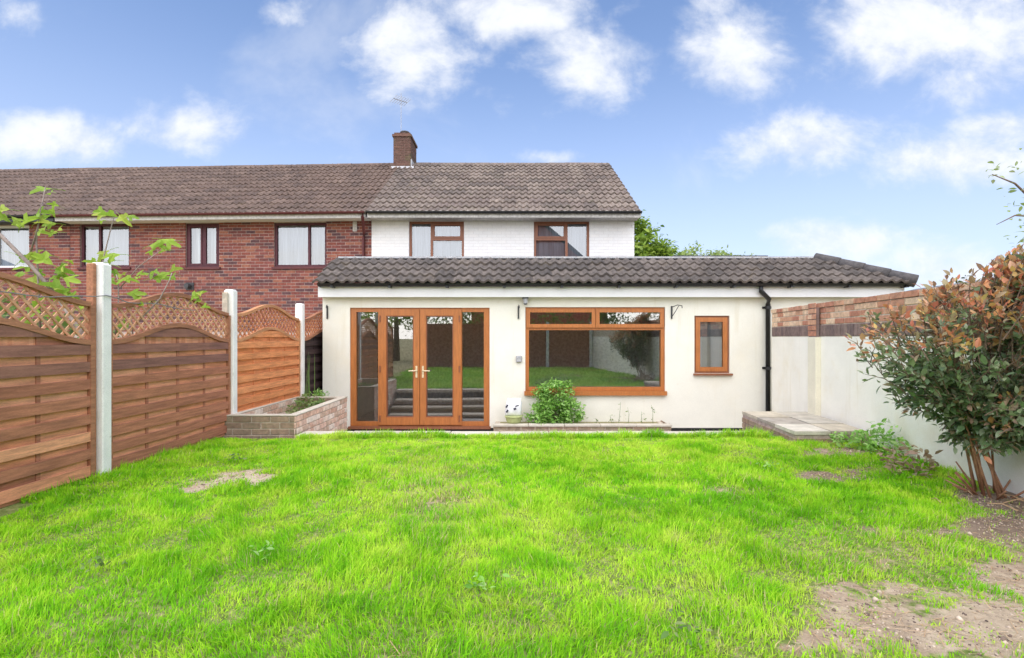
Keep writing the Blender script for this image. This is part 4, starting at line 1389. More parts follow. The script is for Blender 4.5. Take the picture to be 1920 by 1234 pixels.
# inner faces
brick_face(core, (PXa + .101, PYa + .1, 0.0), (0, 1, 0), PYb - PYa - .2, .225, 'planter_brick', bd=.02, proud=.005, chamfer=.003, seed=74)
brick_face(core, (PXa + .1, PYb - .101, 0.0), (1, 0, 0), PXb - PXa - .2, .225, 'old_brick', bd=.02, proud=.005, chamfer=.003, seed=75)
for (x0, x1, y0, y1) in ((PXa, PXb, PYa, PYa + .105), (PXb - .105, PXb, PYa + .112, PYb - .112), (PXa, PXa + .105, PYa + .112, PYb - .112), (PXa, PXb, PYb - .105, PYb)):
    m = MB(); m.chamfer(x0, x1, y0, y1, PT - .002, PT + .016, .005); m.build('mortar_cap', 'coping', pl)
m = MB(); m.box(PXa + .125, PXb - .105, PYa + .115, PYb - .125, -.4, .05); m.build('soil', 'ground', pl)

# ------------------------------------------------------------------ raised slab bed on the right
rb = thing('paved_plinth', 'low brick sided plinth topped with paving slabs against the cream wall', 'plinth', (3.6, 6.4, -.47))
QY0, QY1, QT = 5.60, 7.08, .14
m = MB()
qa, qb = (3.10, 3.19)
m.add([(qa, QY0, -.47), (WX(QY0) - .01, QY0, -.47), (WX(QY1) - .01, QY1, -.47), (qb, QY1, -.47), (qa, QY0, QT - .04), (WX(QY0) - .01, QY0, QT - .04), (WX(QY1) - .01, QY1, QT - .04), (qb, QY1, QT - .04)],
      [(0, 1, 5, 4), (1, 2, 6, 5), (2, 3, 7, 6), (3, 0, 4, 7), (4, 5, 6, 7), (0, 3, 2, 1)])
core = m.build('core', 'mortar', rb)
dv = Vector((qa - qb, QY0 - QY1, 0))
brick_face(core, Vector((qb, QY1, -.46)) - Vector((0.0, 0, 0)), dv, dv.length, .56, 'old_brick', bd=.014, proud=.009, chamfer=.003, seed=81)
brick_face(core, (qa, QY0, -.16), (1, 0, 0), WX(QY0) - qa - .02, .26, 'old_brick', bd=.014, proud=.009, chamfer=.003, seed=82)
for i in range(2):
    for j in range(3):
        y0 = QY0 - .015 + (QY1 - QY0 + .015) * j / 3; y1 = QY0 - .015 + (QY1 - QY0 + .015) * (j + 1) / 3
        f = lambda y: (qa + (qb - qa) * (y - QY0) / (QY1 - QY0)) - .015
        L = lambda y, k: f(y) + (WX(y) - .045 - f(y)) * k / 2
        g = .006
        zt = QT + random.uniform(-.004, .006)
        m = MB()
        m.add([(L(y0, i) + g, y0 + g, QT - .038), (L(y0, i + 1) - g, y0 + g, QT - .038), (L(y1, i + 1) - g, y1 - g, QT - .038), (L(y1, i) + g, y1 - g, QT - .038),
               (L(y0, i) + g, y0 + g, zt), (L(y0, i + 1) - g, y0 + g, zt), (L(y1, i + 1) - g, y1 - g, zt), (L(y1, i) + g, y1 - g, zt)],
              [(0, 1, 5, 4), (1, 2, 6, 5), (2, 3, 7, 6), (3, 0, 4, 7), (4, 5, 6, 7), (0, 3, 2, 1)])
        m.build('slab', 'slab', rb)

# ================================================================== BOUNDARY WALL ON THE RIGHT
bwl = thing('boundary_wall', 'cream rendered garden wall topped with red brick courses', 'wall', (WX(5), 5, 0))
BY0, BY1 = -2.0, 8.40
ud = Vector((WX(BY0) - WX(BY1), BY0 - BY1, 0)).normalized()          # from the house towards the camera
nr = Vector((ud.y, -ud.x, 0))                                        # towards the garden
BL = (Vector((WX(BY1), BY1, 0)) - Vector((WX(BY0), BY0, 0))).length
ang = math.atan2(ud.y, ud.x)
RZ = EYE + .005
SZ = RZ + .155
TZ = SZ + .235


def wall_block(m, s0, s1, d0, d1, z0, z1):
    o = Vector((WX(BY1), BY1, 0))
    p = [o + ud * s + nr * d for s, d in ((s0, d0), (s1, d0), (s1, d1), (s0, d1))]
    m.add([(q.x, q.y, z) for z in (z0, z1) for q in p], [(0, 3, 2, 1), (4, 5, 6, 7), (0, 1, 5, 4), (1, 2, 6, 5), (2, 3, 7, 6), (3, 0, 4, 7)])
    return m


wall_block(MB(), 0, BL, 0, -.22, -.5, RZ).build('render', 'wall_render', bwl)
core = wall_block(MB(), .004, BL, -.006, -.21, RZ, TZ - .01).build('brick_top', 'pale_mortar', bwl)
o0 = Vector((WX(BY1), BY1, 0))
ps = (BY1 - 6.85) / abs(ud.y)
brick_face(core, o0 + Vector((0, 0, SZ)) + nr * -.006, ud, BL, .225, 'wall_brick', bd=.03, proud=.006, chamfer=.004, seed=91, visible=lambda u, v: u < 6.4)
sb = MB(); sb.chamfer(-.0325, .0325, 0, .03, -.072, .072, .004)
sme = sb.mesh('soldier_brick', 'soldier_brick')
k = 0
s = .04
while s < 6.4:
    c = o0 + ud * s + Vector((0, 0, RZ + .079)) + nr * (.004 + random.uniform(-.002, .003))
    link('soldier_brick', sme, core, loc=c, rot=(0, random.uniform(-.01, .01), ang))
    s += .0745
s = 0
while s < 6.6:                                        # brick-on-flat coping course
    m = MB(); L = .215
    wall_block(m, s + .004, s + L - .004, .012 + random.uniform(-.003, .003), -.218, TZ - .006, TZ + .052 + random.uniform(-.003, .003)).build('coping_brick', 'wall_brick', core)
    s += .225
wall_block(MB(), ps - .11, ps + .11, .07, .002, -.5, RZ - .005).build('pier', 'pier_render', bwl)
pr = wall_block(MB(), ps - .10, ps + .10, .062, .016, RZ - .005, TZ - .005).build('pier_top', 'soldier_brick', bwl)
brick_face(pr, o0 + ud * (ps - .108) + nr * .062 + Vector((0, 0, RZ + .002)), ud, .216, .45, 'wall_brick', bd=.012, proud=.007, chamfer=.003, seed=92)

# ================================================================== FENCE ON THE LEFT
FANG = -math.atan2(.0292, 1.0)
LPAN = 1.80


def fence_panel(y0, label, front, back, rail_m, slat_m, mixf=0.0, seed=0, hide_first=0.0):
    """one woven panel: local y runs along the fence, +x faces the garden"""
    r = random.Random(seed)
    t_ = thing('woven_fence', label, 'fence panel', (FX(y0), y0, 0), FANG, 'wavy topped fence panels')
    curve = lambda s: 1.105 + .165 * (.5 - .5 * math.cos(2 * PI * min(max(s / LPAN, 0), 1)))

    def board(name, x0, x1, s0, s1, z0, z1, mname):
        n = 14
        ss = [s0 + (s1 - s0) * i / n for i in range(n + 1)]
        if z1 <= 1.105:
            m = MB(); m.box(x0, x1, s0, s1, z0, z1)
            return m.build(name, mname, t_, local=True)
        m = MB()
        tops = [min(z1, curve(s) + .005) for s in ss]
        for a in range(n):
            if tops[a] > z0 + .004 and tops[a + 1] > z0 + .004:
                m.add([(x0, ss[a], z0), (x1, ss[a], z0), (x1, ss[a + 1], z0), (x0, ss[a + 1], z0), (x0, ss[a], tops[a]), (x1, ss[a], tops[a]), (x1, ss[a + 1], tops[a + 1]), (x0, ss[a + 1], tops[a + 1])],
                      [(0, 1, 5, 4), (1, 2, 6, 5), (2, 3, 7, 6), (3, 0, 4, 7), (4, 5, 6, 7), (0, 3, 2, 1)])
        if m.v:
            return m.build(name, mname, t_, local=True)
    P = .1425
    z = .03
    k = 0
    while z < 1.27:
        fm = front if r.random() > mixf * (2.2 if z < .35 else .12) else back
        if z > .86 and front == 'board_dark': fm = 'board_brown'
        h = .082 + r.uniform(-.004, .004)
        o = board('board', .012 + r.uniform(0, .003), .028 + r.uniform(0, .004), .04, LPAN - .04, z, z + h, fm)
        z += P; k += 1
    z = .03 - P / 2
    while z < 1.27:
        # a recessed board runs behind the battens; seen in short lengths, toned one by one
        edges = [.04, .47, .90, 1.33, LPAN - .04]
        for a, b in zip(edges[:-1], edges[1:]):
            bm_ = back if r.random() > .16 else front
            board('board', -.010, .003, a, b - .002, max(z, .0) - .004, z + .096, bm_)
        z += P
    for s in (.47, .90, 1.33):
        m = MB(); m.box(.0045, .0115, s - .016, s + .016, .0, curve(s) - .01); m.build('batten', front, t_, local=True)
    for s in (.0, LPAN - .04):
        m = MB(); m.box(-.026, .034, s, s + .04, 0, 1.43); m.build('stile', rail_m, t_, local=True)

    def rail(off, thick, name):
        m = MB(); n = 28
        for i in range(n + 1):
            s = .04 + (LPAN - .08) * i / n
            z_ = curve(s) + off
            m.v += [(-.024, s, z_), (.036, s, z_), (.036, s, z_ + thick), (-.024, s, z_ + thick)]
        for i in range(n):
            a = 4 * i
            for q in range(4):
                m.f.append((a + q, a + (q + 1) % 4, a + 4 + (q + 1) % 4, a + 4 + q)); m.mi.append(0)
        m.f += [(0, 1, 2, 3), (4 * n + 3, 4 * n + 2, 4 * n + 1, 4 * n)]; m.mi += [0, 0]
        return m.build(name, rail_m, t_, local=True)
    rail(0, .042, 'rail')
    tr = rail(.315, .038, 'trellis')
    lo = lambda s: curve(s) + .03
    hi = lambda s: curve(s) + .325
    for sg, dx in ((1, .0), (-1, .010)):
        c = -2.2
        while c < 4.2:
            run = []
            n = 220
            for i in range(n + 1):
                s = .035 + (LPAN - .07) * i / n
                zz = 1.26 + sg * (s - c)
                if lo(s) <= zz <= hi(s):
                    run.append((s, zz))
            if len(run) > 6:
                (s0, z0), (s1, z1) = run[0], run[-1]
                L = math.hypot(s1 - s0, z1 - z0)
                m = MB()
                m.box(-.004, .004, -L / 2, L / 2, -.0095, .0095)
                o = link('slat', m.mesh('slat', slat_m), tr, loc=(.004 + dx - .002, (s0 + s1) / 2, (z0 + z1) / 2), rot=(math.atan2(z1 - z0, s1 - s0), 0, 0), local=True)
            c += .100
    return t_


fence_panel(4.24 - LPAN, 'weathered brown woven panel with trellis nearest the fig branches', 'board_dark', 'board_orange', 'rail', 'slat', .12, 1)
fence_panel(4.38, 'dark brown and orange woven panel between the two tallest white posts', 'board_dark', 'board_orange', 'rail', 'slat', .12, 2)
fence_panel(6.28, 'fresh orange woven panel behind the brick planter', 'board_new', 'board_new', 'rail_new', 'slat_red', .2, 3)
fence_panel(8.18, 'blackish woven panel at the corner of the cream extension', 'board_black', 'board_black', 'rail', 'slat_red', 0, 4)
for k, (Y, zt, lab) in enumerate(((4.33, 1.785, 'tall white concrete post between the two brown panels'), (6.23, 1.735, 'white concrete post rising behind the brick planter front'), (8.13, 1.69, 'white concrete post near the extension corner'))):
    t_ = thing('fence_post', lab, 'post', (FX(Y), Y, -.3), FANG, 'white concrete fence posts')
    m = MB()
    b = .048
    x0, x1 = -.055, .062
    m.v = []
    # H section: flanges and web
    prof = [(x0, -b), (x1, -b), (x1, b), (x0, b)]
    m.chamfer(x0, x1, -b, b, 0, zt + .3, .008)
    m.build('shaft', 'post_concrete', t_, local=True)
    m = MB(); m.chamfer(x0 + .012, x1 - .012, -b + .012, b - .012, zt + .3, zt + .312, .004); m.build('cap', 'post_concrete', t_, local=True)
for (Y, zt, w_, col, lab) in ((4.262, 1.78, .05, 'rail', 'upright brown timber strip against the tall white post'), (6.155, 1.70, .045, 'pale_mortar', 'grey weathered timber strip against the middle white post')):
    t_ = thing('timber_post', lab, 'post', (FX(Y), Y, 0), FANG)
    m = MB(); m.chamfer(-.05, .012, -.017, .017, -.05 if Y < 5 else 1.45, zt, .004); m.build('shaft', col, t_, local=True)
    m = MB(); m.box(-.046, .008, -.013, .013, zt, zt + .006); m.build('end_grain', 'dry', t_, local=True)
# wire looped along the trellis and round the tall post
wr = MB()
pts = []
for i in range(22):
    Y = 3.2 + i * .11
    s = ((Y - 4.33) % 1.9)
    zz = py2z(560, 4.33) + .012 * math.sin(i * .9) + (.02 if abs(Y - 4.33) < .1 else 0) - .03 * abs(Y - 4.33)
    pts.append((FX(Y) + (.075 if abs(Y - 4.33) < .22 else .045), Y, zz))
wr.tube(pts, .0045, 6)
tag(wr.build('wire', 'wire'), 'thin grey wire strung along the trellis and round the tall post', 'wire')

# ================================================================== PLANTS
def tube_part(name, pts, rad, mname, parent, n=7):
    m = MB(); m.tube(pts, rad, n)
    return shade_smooth(m.build(name, mname, parent))


# photinia by the wall -------------------------------------------------
bush = thing('photinia_bush', 'large evergreen shrub with red new leaves against the cream wall', 'shrub', (3.55, 3.77, 0))
base = Vector((3.53, 3.77, 0))
ells = [(3.26, 3.74, 1.12, .50, .60, .42), (2.98, 3.80, 1.10, .34, .42, .36), (3.40, 3.66, 1.42, .32, .46, .24), (3.62, 3.55, 1.62, .16, .26, .22), (3.38, 3.60, .72, .32, .42, .28), (3.14, 3.8, .82, .26, .32, .26),
        (3.60, 3.42, 1.15, .28, .4, .45), (3.52, 3.4, .64, .22, .3, .22), (3.38, 3.7, .50, .22, .28, .17)]
rb_ = np.random.default_rng(77)
tips = []
holes = rb_.uniform(0, 1, (7, 7, 7)) < .17
for k in range(1080):
    e_ = ells[k % len(ells)]
    d = rb_.normal(size=3); d /= np.linalg.norm(d)
    p = np.array(e_[:3]) + d * np.array(e_[3:]) * rb_.uniform(.55, 1.14)
    if p[0] > WX(p[1]) - .06 and p[2] < 1.72:
        p[0] = WX(p[1]) - .06 - rb_.uniform(0, .25)
    if p[2] < .33: continue
    if holes[int(p[0] / .17) % 7, int(p[1] / .17) % 7, int(p[2] / .17) % 7]: continue
    tips.append(p)
for k in range(13):
    a = 2 * PI * k / 13
    b0 = base + Vector((rb_.uniform(.04, .11) * math.cos(a), rb_.uniform(.04, .11) * math.sin(a), -.02))
    top = Vector((3.36, 3.68, 1.0)) + Vector((rb_.uniform(-.32, .2), rb_.uniform(-.05, .3), rb_.uniform(-.15, .2)))
    top.x = min(top.x, WX(top.y) - .1)
    mid_ = b0.lerp(top, .45) + Vector((rb_.uniform(-.05, .05), rb_.uniform(-.05, .05), .06))
    tube_part('stem', [b0, b0.lerp(mid_, .5) + Vector((0, 0, .02)), mid_, top], [.009, .0075, .006, .003], 'cane', bush)
P_, S_, Rm, Mi = [], [], [], []
tw = MB()
for p in tips:
    pv = Vector(p.tolist())
    inner = Vector((3.35, 3.72, .70)).lerp(pv, rb_.uniform(.62, .85)) + Vector((rb_.normal(0, .05), rb_.normal(0, .05), -.05))
    tw.tube([inner, inner.lerp(pv, .5) + Vector((0, 0, .03)), pv], [.0045, .003, .0015], 4, cap=False)
    up_ = (p[2] - 1.05) / .6 + (2.95 - p[0]) * .10
    nl = rb_.integers(8, 16)
    axis = (pv - Vector((3.4, 3.75, .6))).normalized()
    redtip = rb_.uniform(0, 1) < np.clip(.45 + (p[2] - 1.14 + .10 * (2.95 - p[0])) / .30, .05, .93)
    for q in range(nl):
        f = q / nl
        off = axis * (-.15 * (1 - f)) + Vector((rb_.normal(0, .018), rb_.normal(0, .018), rb_.normal(0, .018)))
        an = q * 2.4 + rb_.normal(0, .5)
        side = axis.orthogonal().normalized()
        side.rotate(Matrix.Rotation(an, 3, axis))
        dr = (side * (1.15 - .75 * f) + axis * (.25 + .7 * f) + Vector((0, 0, .12))).normalized()
        yv = dr
        xv = yv.cross(Vector((rb_.normal(0, .5), rb_.normal(0, .5), 1))).normalized()
        zv = xv.cross(yv)
        Rm.append(np.array([[xv.x, yv.x, zv.x], [xv.y, yv.y, zv.y], [xv.z, yv.z, zv.z]]))
        pp = pv + off + side * .006
        P_.append((pp.x, pp.y, pp.z))
        S_.append(rb_.uniform(.038, .080) * (1 if f < .8 else .75))
        u_ = rb_.uniform(0, 1)
        if redtip and f > .25:
            Mi.append(1 if u_ < .72 else 2)
        elif redtip:
            Mi.append(2 if u_ < .35 else 0)
        else:
            Mi.append(0 if u_ < .95 else 2)
P_, S_, Rm, Mi = np.array(P_), np.array(S_), np.array(Rm), np.array(Mi)
okk = ~((P_[:, 0] > WX(P_[:, 1]) - .03) & (P_[:, 2] < 1.66))
P_, S_, Rm, Mi = P_[okk], S_[okk], Rm[okk], Mi[okk]
tw.build('twigs', 'bark', bush)['kind'] = 'stuff'
size = S_ / P_[:, 1] - .012 * ((P_[:, 0] / P_[:, 1]) > .985)
order = np.argsort(-size)
lm = []
for mm in ('leaf_green', 'leaf_red', 'leaf_bronze'):
    b = MB(); b.add(LEAF_V, LEAF_F); lm.append(b.mesh('leaf', mm))
for i in order[:300]:
    o = link('leaf', lm[Mi[i]], bush)
    mx = Matrix(Rm[i].tolist()).to_4x4()
    o.matrix_basis = Matrix.Translation(P_[i].tolist()) @ mx @ Matrix.Scale(float(S_[i]), 4)
rest_ = order[300:]
o = link('foliage', scatter_mesh('foliage', LEAF_V, LEAF_F, P_[rest_], Rm[rest_], S_[rest_], ['leaf_green', 'leaf_red', 'leaf_bronze'], Mi[rest_]), bush)
o['kind'] = 'stuff'
# dry cut stems and litter around the base
for k in range(9):
    a = rb_.uniform(0, 2 * PI)
    p = base + Vector((.10 * math.cos(a), .10 * math.sin(a), 0))
    q = p + Vector((.16 * math.cos(a), .16 * math.sin(a), rb_.uniform(.06, .2)))
    tube_part('cut_stem', [p, p.lerp(q, .6), q], [.008, .007, .005], 'cane', bush, 6)
for k in range(7):
    a = rb_.uniform(0, 2 * PI); dd = rb_.uniform(.1, .45)
    p = base + Vector((dd * math.cos(a) - .12, dd * math.sin(a) - .1, .015))
    if p.x > WX(p.y) - .08: p.x = WX(p.y) - .1
    b_ = rb_.uniform(0, 2 * PI)
    q = p + Vector((.15 * math.cos(b_), .15 * math.sin(b_), .02))
    q.x = min(q.x, WX(q.y) - .05)
    tw_ = MB(); tw_.tube([p, p.lerp(q, .5) + Vector((0, 0, .02)), q], [.005, .004, .003], 5)
    tag(tw_.build('fallen_twig', 'dry'), 'dry brown twig lying on the bare soil by the shrub base', 'twig', 'dry twigs under the shrub', 'thing')


# fig behind the fence -------------------------------------------------
def fig_leaf_mesh(fold, droop, slim):
    pts = []
    lob = [(-2.5, .50), (-2.0, .42), (-1.55, .80), (-1.15, .95), (-.75, .50), (-.25, 1.0), (0, 1.18), (.25, 1.0), (.75, .50), (1.15, .95), (1.55, .80), (2.0, .42), (2.5, .50)]
    for a, rad in lob:
        x, y = rad * math.sin(a) * .5 * slim, .38 + rad * math.cos(a) * .5
        pts.append((x, y, fold * abs(x) - droop * rad * rad * (.6 + y)))
    v = [(0, .36, -.04)] + [(0, .0, 0)] + pts
    f = [(0, i, i + 1) for i in range(2, len(v) - 1)] + [(0, 1, 2), (0, len(v) - 1, 1)]
    b = MB(); b.add(v, [tuple(reversed(q)) for q in f])
    b.tube([(0, 0, 0), (0, -.25, -.03), (0, -.5, -.12)], [.014, .012, .012], 5)
    return b.mesh('leaf', 'fig_leaf')


fig = thing('fig_tree', 'young fig tree with pale lobed leaves behind the trellis fence', 'tree', (-4.25, 4.3, 0))
FB = Vector((-4.35, 4.2, 0))
flms = [fig_leaf_mesh(.3, .12, 1.0), fig_leaf_mesh(.6, .22, .8), fig_leaf_mesh(-.25, .18, .9), fig_leaf_mesh(.9, .1, .7)]
rf = np.random.default_rng(5)
stems = []
leafpos = []


def fig_stem(pxs, Y0, Y1, r0, r1):
    pts = [at(px, py, Y0 + (Y1 - Y0) * i / (len(pxs) - 1)) for i, (px, py) in enumerate(pxs)]
    n = len(pts)
    tube_part('branch', pts, [r0 + (r1 - r0) * i / (n - 1) for i in range(n)], 'fig_bark', fig)
    return pts


# (joints of each branch, depth at both ends)
fig_stem([(-60, 900), (-20, 640), (20, 590)], 4.2, 4.3, .03, .022)
b1 = fig_stem([(110, 560), (60, 500), (0, 440), (-60, 400)], 4.45, 4.3, .016, .016)
b2 = fig_stem([(200, 760), (150, 620), (110, 560)], 4.6, 4.45, .022, .017)
b3 = fig_stem([(76, 640), (72, 540), (68, 450), (72, 420), (85, 350)], 4.5, 4.5, .010, .004)
b4 = fig_stem([(55, 480), (70, 430), (78, 380)], 4.5, 4.45, .008, .005)
b5 = fig_stem([(190, 740), (185, 560), (190, 500), (210, 420), (215, 405)], 4.7, 4.75, .010, .003)
b6 = fig_stem([(215, 640), (222, 570), (222, 530), (218, 515)], 4.75, 4.75, .007, .004)
b7 = fig_stem([(225, 640), (300, 560), (318, 525), (322, 512)], 4.8, 4.9, .007, .004)
b8 = fig_stem([(250, 640), (245, 580), (260, 560)], 4.85, 4.9, .006, .004)
b9 = fig_stem([(225, 540), (260, 500), (300, 470)], 4.85, 4.9, .005, .003)
FL = [(85, 352, 1.1), (95, 360, .9), (75, 395, .9), (100, 392, .8), (52, 420, 1.15), (78, 428, 1.1), (95, 420, 1.0), (100, 436, .8), (5, 395, 1.1), (12, 405, .9), (60, 482, .9), (80, 488, 1.2),
      (40, 490, 1.0), (100, 520, 1.2), (115, 515, 1.0), (130, 485, .8), (35, 515, 1.1), (60, 525, 1.2), (90, 545, 1.3), (120, 545, 1.2), (105, 560, 1.2), (135, 560, 1.0), (150, 580, .9),
      (205, 405, 1.0), (228, 408, 1.1), (192, 410, .7), (195, 478, .8), (215, 480, 1.2), (205, 485, .7), (290, 462, 1.0), (312, 458, 1.1), (300, 466, .8), (222, 515, 1.1), (240, 520, .9), (210, 525, .8),
      (280, 514, 1.1), (300, 518, .9), (325, 508, .9), (265, 512, .8), (245, 552, 1.0), (258, 556, .8), (365, 558, .9), (372, 566, .8), (20, 545, 1.0), (70, 575, 1.2), (110, 600, 1.1), (150, 610, .9), (230, 600, .8), (40, 600, 1.0)]
FL = FL + [(a + rf.uniform(-22, 22), b + rf.uniform(-14, 14), c_ * .85) for a, b, c_ in FL if b > 380]
for (px, py, s) in FL:
    Y = 4.5 + rf.uniform(-.08, .12) + (.25 if px > 150 else 0) + (.25 if px > 260 else 0)
    p = at(px + rf.uniform(-4, 4), py + rf.uniform(-4, 4), Y)
    o = link('leaf', flms[int(rf.integers(0, 4))], fig)
    dr = Vector((rf.normal(0, 1), rf.normal(0, .7) - .3, rf.normal(0.05, .35))).normalized()
    nz = Vector((rf.normal(0, .35), -.95 + rf.normal(0, .4), .6))
    xv = dr.cross(nz).normalized(); zv = xv.cross(dr)
    mx = Matrix(((xv.x, dr.x, zv.x), (xv.y, dr.y, zv.y), (xv.z, dr.z, zv.z))).to_4x4()
    sz = .18 * s * rf.uniform(.65, 1.15)
    o.matrix_basis = Matrix.Translation(p - dr * sz * .35) @ mx @ Matrix.Scale(sz, 4)


def leafy(name, label, cat, n, ells, leaf, mname, loc, stems=(), shell=.2, tilt=.9, seed=1, group=None, stem_m='bark', clump=None):
    r = np.random.default_rng(seed)
    t_ = thing(name, label, cat, loc, group=group)
    if clump:
        cen = in_ellipsoids(clump[0], ells, .45, r)
        k = n // len(cen)
        pos = np.concatenate([c_ + r.normal(0, clump[1], (k, 3)) * np.array([1, 1, .7]) for c_ in cen])
    else:
        pos = in_ellipsoids(n, ells, shell, r)
    me = scatter_mesh('foliage', LEAF_V, LEAF_F, pos, rand_rot(len(pos), tilt, r), r.uniform(leaf * .6, leaf * 1.3, len(pos)), mname)
    o = link('crown' if cat == 'tree' else 'foliage', me, t_)
    o['kind'] = 'stuff'
    for pts, rad in stems:
        tube_part('trunk' if cat == 'tree' else 'stem', pts, rad, stem_m, t_)
    return t_


# shrubs in the neighbour's garden seen through the trellis
leafy('garden_shrub', 'mixed pale shrub showing through the trellis of the nearer panels', 'shrub', 900, [(-4.5, 4.4, 1.1, .5, .9, .45), (-4.5, 5.4, 1.0, .4, .8, .4)], .10, 'weed_leaf', (-4.5, 4.8, -.05), [([(-4.5, 4.8, -.05), (-4.5, 4.8, .9)], [.03, .02])], seed=8)
# shrub in the low planter
c = at(1040, 760, 8.46)
leafy('leafy_shrub', 'bright green leafy shrub in the low planter below the big window', 'shrub', 4600,
      [(c.x - .02, 8.45, -.05, .30, .22, .20), (c.x + .02, 8.45, .20, .31, .20, .27), (c.x - .22, 8.42, -.10, .22, .18, .17), (c.x + .28, 8.42, -.06, .20, .18, .18)], .055, 'bright_leaf', (c.x, 8.45, -.27),
      [([(c.x, 8.45, -.27), (c.x + .02, 8.45, .3)], [.012, .006]), ([(c.x - .05, 8.45, -.27), (c.x - .2, 8.43, .0)], [.01, .005])], shell=.35, tilt=.8, seed=9, clump=(120, .045))
# weeds along the low planter
for k, (px, h, w_, lab) in enumerate(((1118, .09, 7, 'low tuft of weed next to the bright shrub in the low planter'), (1147, .14, 7, 'bushy short weed in the middle of the low planter'), (1160, .36, 3, 'tallest bare weed stalk in the low planter'),
                                      (1178, .27, 4, 'thin weed stalk just past the tallest one in the low planter'), (1204, .20, 4, 'medium weed stalk between the two tall groups in the low planter'), (1224, .31, 7, 'leafy weed stalk at the far end of the low planter'))):
    x = px2x(px, 8.5)
    t_ = thing('weed', lab, 'weed', (x, 8.5, LT - .01), group='weeds along the low planter')
    tube_part('stalk', [(x, 8.5, LT - .01), (x + random.uniform(-.03, .03), 8.49, LT + h * .6), (x + random.uniform(-.04, .04), 8.48, LT + h)], [.004, .003, .002], 'weed_leaf', t_, 5)
    n = w_ * 2
    pos = np.stack([rng.normal(x, .025, n), rng.normal(8.49, .02, n), LT + rng.uniform(.0, h, n)], 1)
    link('foliage', scatter_mesh('foliage', LEAF_V, LEAF_F, pos, rand_rot(n, .8), rng.uniform(.025, .05, n), 'weed_leaf'), t_)['kind'] = 'stuff'
# plants in the brick planter
t_ = leafy('planter_weed', 'grey green low plants filling the brick planter', 'plant', 420, [(-2.95, 7.4, .15, .25, .5, .10), (-3.05, 7.75, .20, .22, .2, .13)], .06, 'weed_leaf', (-2.95, 7.4, .07), seed=12)
t_ = thing('tall_grass', 'tall green grass blades beside the extension corner', 'plant', (-3.33, 8.3, -.1))
for k in range(16):
    a = Vector((-3.30 + rng.normal(0, .07), 8.25 + rng.normal(0, .1), -.1))
    hh = rng.uniform(.6, 1.05)
    b = a + Vector((rng.normal(0, .07), rng.normal(0, .05), hh))
    m = MB()
    n = 5
    mid2 = a.lerp(b, .6) + Vector((rng.normal(0, .02), 0, .03))
    w2 = .008
    for i in range(n + 1):
        f = i / n
        q = a * (1 - f) ** 2 + mid2 * 2 * f * (1 - f) + b * f * f
        m.v += [(q.x - w2 * (1 - f * .9), q.y, q.z), (q.x + w2 * (1 - f * .9), q.y + .003, q.z)]
    for i in range(n):
        m.f.append((2 * i, 2 * i + 1, 2 * i + 3, 2 * i + 2)); m.mi.append(0)
    m.build('blade', 'weed_leaf', t_)
leafy('planter_plant', 'yellow green bushy weed behind the brick planter by the extension corner', 'plant', 260, [(-3.12, 8.22, .16, .22, .14, .16)], .05, 'bright_leaf', (-3.12, 8.22, -.1), seed=14)
# low weeds at the foot of the right-hand wall
leafy('weed_clump', 'clump of green weeds at the foot of the cream wall by the plinth', 'plant', 500, [(3.70, 5.15, .10, .22, .30, .12), (3.60, 5.4, .08, .25, .2, .10), (3.72, 5.1, .22, .12, .16, .12)], .055, 'bright_leaf', (3.7, 5.2, 0), seed=15)
leafy('low_weed', 'dark leafy weed below the shrub by the wall foot', 'plant', 220, [(3.48, 4.5, .10, .22, .22, .12), (3.3, 4.25, .07, .16, .16, .08)], .06, 'leaf_bronze', (3.48, 4.5, 0), seed=16)
# broad weeds in the lawn
WL = [(500, 1055, .5, 'pair of pale broad leaves standing in the middle of the lawn'), (190, 1075, .7, 'pale spiky weed in the lawn nearest the brown fence panel'), (905, 1110, .5, 'small weed in the near grass below the patio door'),
      (435, 868, .9, 'leafy weed at the edge of the small sandy bare patch'), (1440, 885, .8, 'pale flowering weed in the far lawn in front of the small window'), (1285, 1205, .6, 'weed in the near grass beside the bare soil')]
for k, (px, py, s, lab) in enumerate(WL):
    Y = 960 * EYE / (py - 632)
    x = px2x(px, Y)
    t_ = thing('lawn_weed', lab, 'weed', (x, Y, 0), group='weeds in the lawn')
    n = int(34 * s)
    pos = np.stack([rng.normal(x, .07 * s, n), rng.normal(Y, .06 * s, n), rng.uniform(.03, .09, n)], 1)
    link('foliage', scatter_mesh('foliage', LEAF_V, LEAF_F, pos, rand_rot(n, .7), rng.uniform(.02, .045, n), 'weed_leaf' if k % 2 else 'bright_leaf'), t_)['kind'] = 'stuff'

